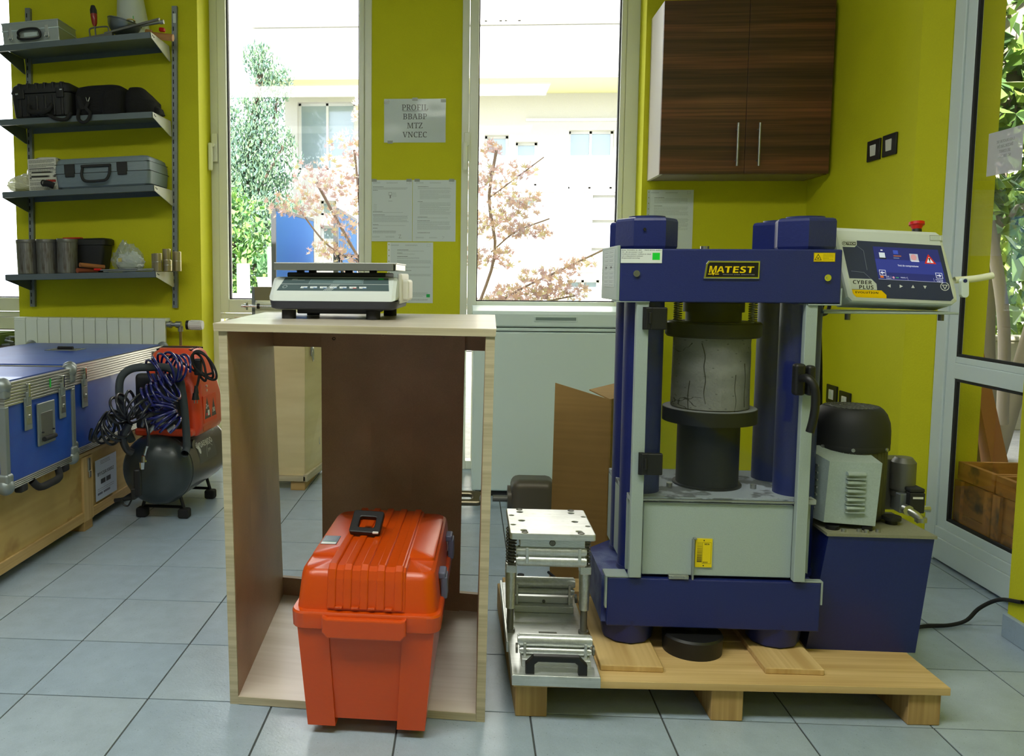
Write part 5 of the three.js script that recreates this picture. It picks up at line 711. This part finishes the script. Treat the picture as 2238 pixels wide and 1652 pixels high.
// coiled hoses: a helix that follows a path
function coil(path, R, turns, r, seed, sx = 1) {
  const c = new THREE.CatmullRomCurve3(path.map(p => V3(...p))), n = turns * 22, rd = rng(seed), out = [], wob = Array.from({ length: turns + 2 }, () => [.82 + .36 * rd(), (rd() - .5) * .5]);
  for (let i = 0; i <= n; i++) { const t = i / n, a = t * turns * 2 * PI, k = Math.floor(t * turns), f = t * turns - k, w = wob[k][0] * (1 - f) + wob[k + 1][0] * f, tl = wob[k][1] * (1 - f) + wob[k + 1][1] * f, p = c.getPoint(t), T = c.getTangent(t), N = V3(0, 0, 1).addScaledVector(T, -T.z).normalize(), B = T.clone().cross(N); p.addScaledVector(N, R * w * Math.cos(a) * sx).addScaledVector(B, R * w * Math.sin(a)).addScaledVector(T, R * tl * Math.cos(a)); out.push(p); }
  return new THREE.TubeGeometry(new THREE.CatmullRomCurve3(out), n * 2, r, 7);
}
{
  const o = thing('coiled_hose', 'dark blue coiled air hose heaped over the compressor handle', 'hose', [-1.3, .4, -3.62], { w: true });
  part(o, 'hose_coil', [coil([[-1.255, .7, -3.66], [-1.3, .71, -3.6], [-1.37, .68, -3.56]], .062, 7, .0058, 5), coil([[-1.4, .57, -3.53], [-1.32, .6, -3.54], [-1.26, .64, -3.56]], .058, 6, .0058, 8), coil([[-1.3, .6, -3.55], [-1.31, .52, -3.53], [-1.27, .46, -3.54]], .056, 8, .0058, 14)], std([24, 28, 104], .2, 0, { clearcoat: .7 }));
  part(o, 'hose_fitting', [bar([-1.27, .45, -3.5], [-1.24, .47, -3.5], .01), bar([-1.36, .44, -3.5], [-1.33, .47, -3.5], .009)], M.steel);
}
{
  const o = thing('coiled_hose', 'black coiled air hose hanging in loose loops left of the compressor', 'hose', [-1.5, .4, -3.5], { w: true });
  const bm = std([30, 32, 40], .3, 0, { clearcoat: .4 });
  part(o, 'hose_coil', [coil([[-1.585, .47, -3.5], [-1.53, .45, -3.5], [-1.48, .48, -3.5]], .066, 6, .0062, 25), coil([[-1.5, .53, -3.5], [-1.43, .56, -3.5], [-1.37, .52, -3.5]], .062, 6, .0062, 29), tube([[-1.44, .48, -3.5], [-1.47, .42, -3.5], [-1.46, .36, -3.52], [-1.44, .345, -3.53]], .016, 20, 10)], bm);
  part(o, 'hanging_hose', tube([[-1.37, .5, -3.5], [-1.35, .44, -3.48], [-1.352, .38, -3.47], [-1.36, .33, -3.465]], .007, 24, 8), bm);
  const g = part(o, 'air_gun', [rb(.03, .12, .03, .008, -1.395, .23, -3.465), rb(.02, .05, .04, .006, -1.41, .185, -3.465), bar([-1.41, .165, -3.465], [-1.5, .15, -3.47], .0085), tube([[-1.42, .16, -3.46], [-1.44, .13, -3.46], [-1.46, .14, -3.46], [-1.46, .16, -3.46]], .004, 16, 6)], M.black); part(g, 'coupling', [cyl(.009, .012, .03, -1.375, .305, -3.465, 12), cyl(.012, .009, .025, -1.366, .335, -3.465, 12), bar([-1.362, .35, -3.465], [-1.352, .39, -3.468], .007)], M.chrome);
}
{
  const o = thing('power_cord', 'black mains cord with its plug looped over the top of the compressor', 'cord', [-1.22, .6, -3.75], { w: true });
  const loop = (cx, cy, a, b, rt, z) => { const p = []; for (let k = 0; k < 16; k++) { const t = k / 16 * 2 * PI, x = a * Math.cos(t), y = b * Math.sin(t); p.push([cx + x * Math.cos(rt) - y * Math.sin(rt), cy + x * Math.sin(rt) + y * Math.cos(rt), z + .012 * Math.sin(t * 2)]); } return tube(p, .0055, 60, 7, true); };
  part(o, 'cable', [loop(-1.175, .715, .07, .03, -1.0, -3.7), loop(-1.165, .71, .075, .036, -.85, -3.68), loop(-1.19, .705, .066, .022, -1.2, -3.69), tube([[-1.36, .755, -3.7], [-1.3, .74, -3.7], [-1.24, .7, -3.7], [-1.18, .67, -3.69], [-1.13, .68, -3.68]], .0055, 30, 7), tube([[-1.19, .68, -3.69], [-1.2, .63, -3.685], [-1.205, .61, -3.68]], .006, 14, 7)], M.rubber);
  part(o, 'plug', [cyl(.017, .012, .03, -1.208, .575, -3.68, 16), cyl(.012, .007, .035, -1.205, .605, -3.68, 14), rb(.034, .075, .03, .008, -1.2, .705, -3.7)], M.black); part(o, 'plug_pins', [cyl(.0022, .0022, .018, -1.214, .552, -3.68, 8), cyl(.0022, .0022, .018, -1.201, .552, -3.68, 8)], M.steel);
}
{
  const o = thing('dark_bin', 'dark brown bin by the far left window with a green device on its lid', 'bin', [-2.75, 0, -4.69], { w: true });
  part(o, 'bin_body', uvm(rbx(-3.0, -2.545, 0, .69, -4.56, -4.82, .006)), std([66, 50, 26], .6)); part(o, 'bin_rim', rbx(-3.01, -2.54, .69, .712, -4.55, -4.83, .005), std([46, 36, 20], .6));
  const g = thing('green_device', 'green painted metal device with bolts on the dark bin at the left edge', 'device', [-2.7, .712, -4.68], { w: true });
  part(g, 'device_housing', [rbx(-2.88, -2.62, .712, .776, -4.58, -4.78, .006), rbx(-2.88, -2.625, .776, .784, -4.57, -4.79, .003)], std([108, 132, 60], .5, 0, { map: fine })); part(g, 'device_bracket', [rbx(-2.62, -2.57, .712, .722, -4.6, -4.7, .002), rbx(-2.6, -2.59, .712, .765, -4.64, -4.67, .002), bar([-2.62, .75, -4.65], [-2.56, .76, -4.65], .007), bar([-2.61, .74, -4.62], [-2.56, .73, -4.62], .006)], M.galv);
}
// ---------------------------------------------------------------- outside
struct('ground', uvm(box(60, .1, 50, 0, -.17, -18)), std([190, 186, 174], .9, 0, { map: speck(256, 60, 12, [1.2, 1.2], 16) }));
{
  const o = thing('apartment_building', 'white rendered building with dark windows facing the back windows', 'building', [0, -.1, -15], { w: true });
  const W = std([214, 212, 204], .85, 0, { map: fine }), soffit = std([206, 206, 160], .85);
  const winM = std([150, 168, 174], .12, .1, { clearcoat: 1 }), frm = std([220, 222, 220], .5), sh = std([176, 178, 176], .7);
  const Z = -14.0;
  const wins = [[-2.82, -1.87, 2.86, 3.95], [-2.45, -2.18, 2.12, 2.36], [-2.45, -2.18, 1.7, 1.95], [.25, .63, 2.6, 3.41], [.75, 1.1, 2.6, 3.3], [.64, 1.11, 1.76, 2.42], [1.6, 2.32, 2.55, 3.48], [1.62, 2.15, .6, 1.08], [-.2, .9, .55, .78], [2.0, 2.5, 1.3, 1.6], [2.0, 2.5, 1.75, 2.05], [2.0, 2.5, 2.2, 2.45]];
  // wall in slabs around its openings: one pierced face
  const s = new THREE.Shape([[-3.03, -.1], [9, -.1], [9, 12], [-3.03, 12]].map(p => new THREE.Vector2(...p)));
  const ups = [[.22, .5, 4.88, 5.02], [.54, .78, 4.88, 5.02], [.22, .5, 5.08, 5.24], [.54, .8, 5.08, 5.24]];
  for (const [a, b, c, d] of [...wins, ...ups]) s.holes.push(new THREE.Path([[a, c], [a, d], [b, d], [b, c]].map(p => new THREE.Vector2(...p))));
  part(o, 'wall', new THREE.ExtrudeGeometry(s, { depth: .3, bevelEnabled: false }).translate(0, 0, Z - .3), W);
  part(o, 'balcony', [rbx(-3.26, 9, 4.08, 4.82, Z + .0, Z + 1.1, .02), rbx(-3.28, 9, 4.82, 4.86, Z, Z + 1.14, .01)], W);
  part(o, 'balcony_soffit', bx(-3.25, 9, 4.06, 4.08, Z, Z + 1.09), soffit);
  for (const [a, b, c, d] of [...wins, ...ups]) { const w = part(o, 'window', [bx(a, a + .04, c, d, Z - .12, Z - .2), bx(b - .04, b, c, d, Z - .12, Z - .2), bx(a, b, c, c + .04, Z - .12, Z - .2), bx(a, b, d - .04, d, Z - .12, Z - .2), ...(b - a > .5 ? [bx((a + b) / 2 - .02, (a + b) / 2 + .02, c, d, Z - .12, Z - .2)] : [])], frm); part(w, 'pane', bx(a + .04, b - .04, c + .04, d - .04, Z - .15, Z - .17), winM); }
  part(o, 'shutter', [bx(2.0, 2.5, 1.3, 1.6, Z - .06, Z - .08), bx(2.0, 2.5, 1.75, 2.05, Z - .06, Z - .08), bx(2.0, 2.5, 2.2, 2.45, Z - .06, Z - .08)], sh);
  part(o, 'floor_band', [bx(-3.03, 9, 4.9, 4.93, Z, Z + .03), bx(.9, 9, 3.62, 3.66, Z, Z + .04), bx(.9, 9, 1.2, 1.22, Z, Z + .02), bx(.2, 9, 2.5, 2.52, Z, Z + .02)], frm);
  part(o, 'roof_rail', [bx(-1.95, -1.1, 5.22, 5.26, Z + 1.05, Z + 1.09), bx(-1.95, -1.1, 4.98, 5.02, Z + 1.05, Z + 1.09), bx(-1.5, -1.47, 4.86, 5.26, Z + 1.05, Z + 1.08)], sh);
}
// leaf shapes
const leafG = (l, w) => { const g = new THREE.BufferGeometry(); g.setAttribute('position', new THREE.Float32BufferAttribute([0, 0, 0, w, l * .4, .12 * l, 0, l, 0, 0, 0, 0, 0, l, 0, -w, l * .4, .12 * l, 0, 0, 0, 0, l * .45, -.03 * l, w, l * .4, .12 * l, 0, l * .45, -.03 * l, 0, l, 0, w, l * .4, .12 * l], 3)); g.setAttribute('uv', new THREE.Float32BufferAttribute(new Float32Array(24), 2)); g.computeVertexNormals(); return g; };
const starG = (R) => { const s = new THREE.Shape(), L = [.55, .8, 1, .8, .55], A = [-1.5, -.75, 0, .75, 1.5]; s.moveTo(0, -.1 * R); A.forEach((a, i) => { s.lineTo(.28 * R * Math.sin(a - .38), .28 * R * Math.cos(a - .38)); s.lineTo(L[i] * R * Math.sin(a), L[i] * R * Math.cos(a)); s.lineTo(.28 * R * Math.sin(a + .38), .28 * R * Math.cos(a + .38)); }); return new THREE.ShapeGeometry(s); };
const leafM = (c) => std(c, .85, 0, { transmission: .3, thickness: 0, side: THREE.DoubleSide });
const barkM = std([96, 84, 72], .95, 0, { map: fine, bumpMap: bumpT, bumpScale: .004 });
function tree(name, label, cat, p, o) {                           // o: blobs [x,y,z,r], branches [[pts],r], leaf, mats, n, singles
  const t = thing(name, label, cat, p, {}); const r = rng(o.seed);
  const bs = o.branches.map(([pts, rad]) => tube(pts, rad, 20, 7));
  if (o.trunks) for (const [pts, rad] of o.trunks) part(t, 'trunk', tube(pts, rad, 24, 10), o.bark || barkM);
  if (bs.length) part(t, 'branch', bs, o.bark || barkM);
  const W = o.blobs.reduce((s, b) => s + b[3] ** 2, 0), pick = () => { let k = r() * W; for (const b of o.blobs) { k -= b[3] ** 2; if (k <= 0) return b; } return o.blobs[0]; };
  const place = () => { const b = pick(), v = V3(r() - .5, r() - .5, r() - .5).normalize().multiplyScalar(b[3] * Math.pow(r(), .45)); return [b[0] + v.x, b[1] + v.y * (b[4] || 1), b[2] + v.z]; };
  const rot = () => new THREE.Euler(-.4 + (r() - .5) * 1.8 + (o.droop || 0), r() * 6.28, (r() - .5) * 1.6);
  for (let k = 0; k < (o.singles || 0); k++) { const m = part(t, 'leaf', o.leaf, o.mats[k % o.mats.length]); m.position.set(...place()); m.rotation.copy(rot()); m.scale.setScalar(.75 + .5 * r()); }
  o.mats.forEach((mt, j) => { const n = Math.floor(o.n / o.mats.length), im = new THREE.InstancedMesh(o.leaf, mt, n), q = new THREE.Quaternion(), mm = new THREE.Matrix4(); im.name = 'foliage'; im.userData.kind = 'stuff'; im.castShadow = im.receiveShadow = true; for (let i = 0; i < n; i++) { q.setFromEuler(rot()); const s = .7 + .6 * r(); mm.compose(V3(...place()), q, V3(s, s, s)); im.setMatrixAt(i, mm); } t.add(im); });
  return t;
}
// tall green tree beyond the left window
tree('feathery_tree', 'tall pale green feathery tree left of the white building, seen through the left window', 'tree', [-3.4, -.1, -12.5], {
  seed: 101, leaf: leafG(.085, .014), mats: [leafM([104, 140, 104]), leafM([120, 152, 112]), leafM([92, 128, 110])], n: 26000, singles: 60,
  trunks: [[[[-.2, 0, 0], [-.1, 1.2, 0], [0, 2.2, 0]], .09], [[[0, 2.1, 0], [.2, 3.2, 0], [.35, 4.3, 0]], .05]],
  branches: [[[[0, 2, 0], [.4, 2.6, .1], [.7, 3.1, .1]], .03], [[[0, 2.3, 0], [-.4, 3, .1], [-.8, 3.6, 0]], .03], [[[-.1, 1.3, 0], [.4, 1.7, .2], [.8, 1.9, .3]], .025], [[[.1, 2.9, 0], [.5, 3.4, 0], [.6, 3.9, 0]], .02]],
  blobs: [[.1, 2.2, 0, .75], [.5, 1.9, .1, .6], [-.3, 2.6, 0, .8], [.35, 2.9, 0, .6], [.3, 3.5, 0, .42], [.5, 4.0, 0, .35], [.3, 4.35, 0, .25], [-.5, 3.5, 0, .55], [-.4, 1.4, 0, .7], [.4, 1.3, 0, .55], [-.8, 2.2, 0, .9]] });
// bright shrub nearer the window
tree('leafy_shrub', 'bright green broad-leaved shrub low in the left window, beside the folded blue table', 'shrub', [-2.75, -.1, -9.5], {
  seed: 103, leaf: leafG(.095, .03), mats: [leafM([110, 160, 72]), leafM([140, 180, 84]), leafM([86, 138, 78])], n: 2600, singles: 200, droop: -.9,
  trunks: [[[[0, 0, 0], [.05, .8, 0], [.1, 1.6, 0]], .03]], branches: [[[[.05, .7, 0], [.3, 1.2, .1], [.45, 1.5, .1]], .012], [[[.05, .9, 0], [-.2, 1.4, .1], [-.3, 1.8, .1]], .012]],
  blobs: [[.1, 1.75, 0, .42], [.4, 1.5, .1, .34], [-.1, 1.35, .1, .42], [.35, 1.2, .1, .34], [0, 2.05, 0, .26], [-.4, 1.6, 0, .45], [.15, .95, .1, .3]] });
// red maple in front of the windows
const mpl = [leafM([192, 158, 154]), leafM([198, 170, 152]), leafM([182, 158, 160]), leafM([192, 180, 146])];
const maple = (lab, p, seed, blobs, branches, n) => tree('red_maple', lab, 'tree', p, { seed, leaf: starG(.046), mats: mpl, n, singles: 160, blobs, branches, bark: std([130, 112, 110], .9) });
maple('pale red maple with star leaves at the right side of the left window', [-.6, -.1, -6.7], 105,
  [[-.55, 1.95, 0, .28, .7], [-.3, 2.2, 0, .25, .6], [-.75, 1.75, .1, .24, .5], [-.35, 1.65, 0, .26, .6], [-.2, 1.9, 0, .25, .6], [-.5, 1.42, 0, .2, .45], [-.25, 1.3, 0, .22, .4], [-.15, 2.5, 0, .2, .6]],
  [[[[.3, 0, 0], [.0, .9, 0], [-.35, 1.5, 0], [-.6, 1.95, 0]], .012], [[[0, .9, 0], [-.2, 1.4, 0], [-.3, 2.2, 0]], .01], [[[-.2, 1.3, 0], [-.5, 1.45, 0], [-.75, 1.75, 0]], .007]], 800);
maple('pale red maple with star leaves spreading across the lower left of the right window', [.05, -.1, -6.4], 107,
  [[.05, 1.95, 0, .3, .55], [.3, 1.75, 0, .25, .45], [.12, 1.6, 0, .3, .4], [.4, 1.55, 0, .2, .35], [.1, 1.35, 0, .25, .4], [.55, 1.22, 0, .24, .35], [.78, 1.32, 0, .16, .4], [.35, 1.08, 0, .28, .3], [.65, 1.1, 0, .24, .3], [.1, 1.02, 0, .2, .35], [.35, 2.0, 0, .15, .5], [.02, 2.15, 0, .18, .4]],
  [[[[-.25, -.03, 0], [.0, .9, 0], [.15, 1.4, 0], [.1, 1.8, 0], [.15, 2.15, 0]], .012], [[[-.05, .85, 0], [.3, 1.1, 0], [.6, 1.25, 0], [.95, 1.42, 0]], .008], [[[-.05, .85, 0], [.3, .98, 0], [.75, 1.08, 0]], .007], [[[.12, 1.4, 0], [.3, 1.55, 0], [.55, 1.65, 0]], .006], [[[.1, 1.8, 0], [.3, 1.95, 0], [.5, 2.1, 0]], .005]], 1600);
// folded table-tennis table outside the left window
{
  const o = thing('folded_table', 'blue table-tennis table folded upright on the terrace outside the left window', 'table', [-1.4, -.12, -7.6], { w: true });
  const F = std([38, 42, 50], .5), B = std([52, 116, 178], .9, 0, { map: fine });
  const pan = (x, dx, zf, zb) => {
    part(o, 'table_leaf', hexa([[x, .2, zf], [x + .012, .2, zf], [x + dx + .012, .2, zb], [x + dx, .2, zb], [x, 1.7, zf], [x + .012, 1.7, zf], [x + dx + .012, 1.7, zb], [x + dx, 1.7, zb]]), B);
    part(o, 'edge_frame', [hexa([[x - .03, .18, zf + .02], [x + .012, .18, zf + .02], [x + .012, .18, zf - .02], [x - .03, .18, zf - .02], [x - .03, 1.72, zf + .02], [x + .012, 1.72, zf + .02], [x + .012, 1.72, zf - .02], [x - .03, 1.72, zf - .02]]), hexa([[x - .02, 1.69, zf], [x + .014, 1.69, zf], [x + dx + .014, 1.69, zb], [x + dx - .02, 1.69, zb], [x - .02, 1.72, zf], [x + .014, 1.72, zf], [x + dx + .014, 1.72, zb], [x + dx - .02, 1.72, zb]]), rbx(x + dx - .02, x + dx + .014, .18, 1.72, zb, zb - .03, .002)], F);
  };
  pan(-1.73, .08, -7.55, -8.95); pan(-1.17, -.02, -7.55, -8.95);
  part(o, 'cross_bar', [rbx(-1.16, -.98, 1.28, 1.31, -7.6, -7.63, .003), tube([[-1.15, 1.32, -7.58], [-1.14, 1.25, -7.58], [-1.11, 1.0, -7.58], [-1.1, .3, -7.58]], .016, 24, 8), tube([[-1.0, 1.3, -7.58], [-.98, 1.22, -7.58], [-.95, 1.0, -7.58], [-.94, .3, -7.58]], .016, 24, 8)], F);
  part(o, 'undercarriage', [rbx(-1.75, -.95, .1, .14, -8.2, -8.24, .003), ...[[-1.7, -8.2], [-1.0, -8.2]].flatMap(([x, z]) => [cylX(.06, .03, x, -.06, z, 18), rbx(x - .015, x + .015, -.06, .14, z + .02, z - .02, .003)])], F);
}
// pots and pillar under the shrub
{
  const mk = (lab, x, z) => { const o = thing('potted_plant', lab, 'potted plant', [x, .931, z], { group: 'potted plants on the white ledge' }); part(o, 'pot', lathe([[0, 0], [.075, 0], [.1, .15], [.105, .155], [.105, .17], [.092, .17], [.085, .14], [0, .14]], 24), M.offw); const r = rng(x * 50), l = leafG(.1, .025), gs = []; for (let k = 0; k < 60; k++) gs.push(l.clone().rotateX((r() - .5) * 2).rotateY(r() * 6.3).translate((r() - .5) * .14, .2 + r() * .16, (r() - .5) * .14)); part(o, 'plant', gs, leafM([92, 140, 88])); };
  mk('small white pot with a green plant, left of the white pillar outside', -2.62, -8.6); mk('small white pot with a green plant, right of the white pillar outside', -2.06, -8.6);
  const o = single('garden_ledge', 'white rendered ledge and pillar under the shrub outside the left window', 'ledge', [rbx(-3.2, -1.85, .0, 1.05, -8.45, -8.8, .01).translate(0, -.12, 0), rbx(-2.4, -2.28, .9, 1.24, -8.7, -8.79, .01), rbx(-1.98, -1.86, -.12, 1.4, -8.3, -8.44, .01)], std([222, 222, 214], .8));
}
// ---------------------------------------------------------------- outside the glass door
{
  const o = thing('leaning_boards', 'brown wooden boards leaning upright outside the glass door', 'boards', [2.5, 0, -4.3], { w: true });
  part(o, 'wide_board', uvm(hexa([[2.28, -.12, -4.5], [2.7, -.12, -4.46], [2.7, -.12, -4.5], [2.28, -.12, -4.54], [2.38, 1.3, -4.8], [2.6, 1.33, -4.76], [2.6, 1.33, -4.8], [2.38, 1.3, -4.84]]), true), std([120, 92, 58], .8, 0, { map: fine }));
  part(o, 'edge_board', uvm(hexa([[2.74, -.12, -4.4], [2.83, -.12, -4.4], [2.85, -.12, -4.5], [2.74, -.12, -4.5], [2.56, 1.34, -4.74], [2.62, 1.34, -4.74], [2.64, 1.34, -4.84], [2.56, 1.34, -4.84]]), true), std([168, 104, 40], .7, 0, { map: fine }));
}
function outCrate(label, x, z) {                                   // long side along z, open top
  const o = thing('planter_crate', label, 'crate', [x, .131, z], { group: 'weathered crates outside the glass door' });
  const L = .232, D = .33, H = .262, m = M.weathered, P = (a, b, c, d, e, f, mt, sw) => part(o, 'plank', uvm(rbx(a, b, c, d, e, f, .002), sw, x + z * 3 + c, z), mt);
  for (const xx of [0, D]) { P(xx, xx + .016, 0, .055, 0, -L, m); P(xx + .003, xx + .015, .057, .19, -.003, -L + .003, M.weathered); P(xx - .003, xx + .017, .192, H, .002, -L - .002, m); }
  for (const zz of [-.0, -L + .016]) { P(.016, D, 0, .055, zz, zz - .016, m); P(.016, D, .057, .19, zz - .002, zz - .014, M.weathered); P(.016, D, .192, H, zz, zz - .016, m); }
  for (const zz of [.002, -L + .042]) part(o, 'corner_batten', uvm(rbx(-.012, .002, 0, .19, zz, zz - .044, .002), true, z), m);
  part(o, 'crate_bottom', rbx(.018, D - .002, .01, .024, -.018, -L + .018, .002), M.weathered);
}
outCrate('weathered wooden crate nearest the door hinge, outside the glass', 1.965, -3.22); outCrate('weathered wooden crate nearer the viewer, outside the glass', 1.965, -2.975); outCrate('weathered wooden crate set farther from the door, beyond the first one', 2.34, -3.22);
{
  const o = thing('plank_platform', 'low platform of weathered boards under the crates outside the glass door', 'platform', [2.3, -.12, -3], { w: true });
  for (let k = 0; k < 5; k++) part(o, 'plank', uvm(rbx(1.945 + k * .15, 2.09 + k * .15, .105, .13, -2.72, -3.48, .002), true, k), M.weathered); for (const y of [-.115, -.005]) part(o, 'side_plank', uvm(rbx(1.95, 1.97, y, y + .106, -2.72, -3.47, .002), false, y), M.weathered);
  for (const z of [-2.8, -3.38]) part(o, 'bearer', rbx(1.972, 2.68, -.119, .104, z, z - .08, .002), M.weathered);
}
{
  const o = thing('door_notice', 'white sheet stuck on the outside of the door glass, its lettering seen reversed', 'notice', [1.9035, 1.57, -3.19], {});
  const g = new THREE.PlaneGeometry(.2, .155).rotateY(-PI / 2); // faces into the room
  part(o, 'sheet', g, print(ctex(512, 400, (c, w, h) => { c.fillStyle = '#dedee8'; c.fillRect(0, 0, w, h); c.save(); c.translate(w, 0); c.scale(-1, 1); c.fillStyle = '#6a6a72'; c.font = '34px serif'; c.textAlign = 'center'; ['LABORATOR DE', 'ÎNCERCĂRI ÎN', 'DE CONST', 'SC. DROMC'].forEach((s, i) => c.fillText(s, w / 2, 112 + i * 46)); c.restore(); }), .6, { transmission: .2, thickness: 0, side: THREE.DoubleSide }));
}
tree('broadleaf_tree', 'grey-trunked tree with big drooping green leaves outside the glass door', 'tree', [3.5, -.12, -6], {
  seed: 211, leaf: leafG(.15, .035), mats: [leafM([96, 132, 44]), leafM([128, 158, 52]), leafM([70, 108, 46])], n: 2400, singles: 220, droop: -1,
  trunks: [[[[.1, 0, 0], [.0, .9, 0], [-.05, 1.9, .1], [.05, 3, .1]], .085], [[[.15, 0, 0], [.35, 1.2, .1], [.6, 2.4, .2]], .06], [[[0, .3, .3], [-.1, 1.0, .4], [-.25, 1.7, .4]], .035]], bark: std([150, 140, 124], .95, 0, { map: fine }), branches: [[[[0, 1.8, .1], [-.3, 2.3, .2], [-.5, 2.6, .2]], .02], [[[.0, 1.5, 0], [.3, 2, .2], [.4, 2.4, .4]], .02], [[[.3, 1.1, .1], [.1, 1.5, .4], [-.1, 1.7, .5]], .012]],
  blobs: [[-.2, 2.5, .1, .5], [.2, 2.3, .3, .4], [-.4, 2.1, .2, .3], [.1, 2.9, 0, .7], [.3, 1.4, .4, .25], [.35, 1.0, .5, .2], [-.2, 1.75, .4, .25], [.6, 2.2, .2, .4], [.5, .7, .4, .25]] });
tree('unseen_hedge', 'sunlit yellow-green hedge far behind the trunks outside the glass door', 'hedge', [5.5, -.12, -9.5], {
  seed: 215, leaf: leafG(.12, .035), mats: [leafM([130, 160, 60]), leafM([160, 180, 80])], n: 9000, branches: [], trunks: [[[[0, 0, 0], [.1, 1, 0], [0, 2, 0]], .04]],
  blobs: [[0, 1, 0, 1.1], [.9, 1.2, 0, 1.1], [-.9, .9, 0, 1], [.3, 2.2, 0, 1.1], [1.6, 1, 0, 1.2], [-.8, 2, 0, .9], [1.3, 2.4, 0, 1.1]] });
single('garden_bench_wall', 'low pale boarded garden wall behind the trunks outside the door', 'wall', [rbx(2.9, 5.2, -.12, .62, -7.2, -7.35, .01), rbx(2.88, 5.22, .62, .66, -7.18, -7.38, .01), rbx(2.9, 5.2, .3, .31, -7.19, -7.2, .002)], std([186, 180, 156], .85, 0, { map: fine }));
{
  const o = thing('unseen_porch_roof', 'unseen porch roof placed outside the glass door to shade the crates and boards', 'roof', [2.9, 2.75, -3], { w: true });  // out of view, placed to keep the door reveal and crates dim
  part(o, 'roof_slab', bx(2.06, 4.0, 2.75, 2.87, -4.3, .5), M.offw); for (const z of [-1, .3]) part(o, 'roof_post', bx(3.88, 3.98, -.12, 2.75, z, z - .1), M.offw);
}
tree('unseen_hedge', 'unseen tall dense hedge right of the crates outside, placed to shade the door reveal', 'hedge', [6.2, -.12, -2.5], {  // hedge outside the view, placed to block sky light at the door
  seed: 219, leaf: leafG(.3, .1), mats: [leafM([84, 112, 52])], n: 13000, branches: [], trunks: [[[[0, 0, 0], [.1, 1.5, 0], [0, 3, 0]], .1]],
  blobs: [[-.6, -4.5], [-.3, -3], [-.4, -1.5], [-.4, 0], [-.3, 1.5], [-.3, 3], [-.5, 4.5], [-1.6, 5.6], [-2.9, 5.9]].flatMap(([x, z]) => [[x, 1, z, 1.3], [x, 2.6, z, 1.3], [x + .1, 4, z, 1.3]]) });
renderer.render(scene, camera);
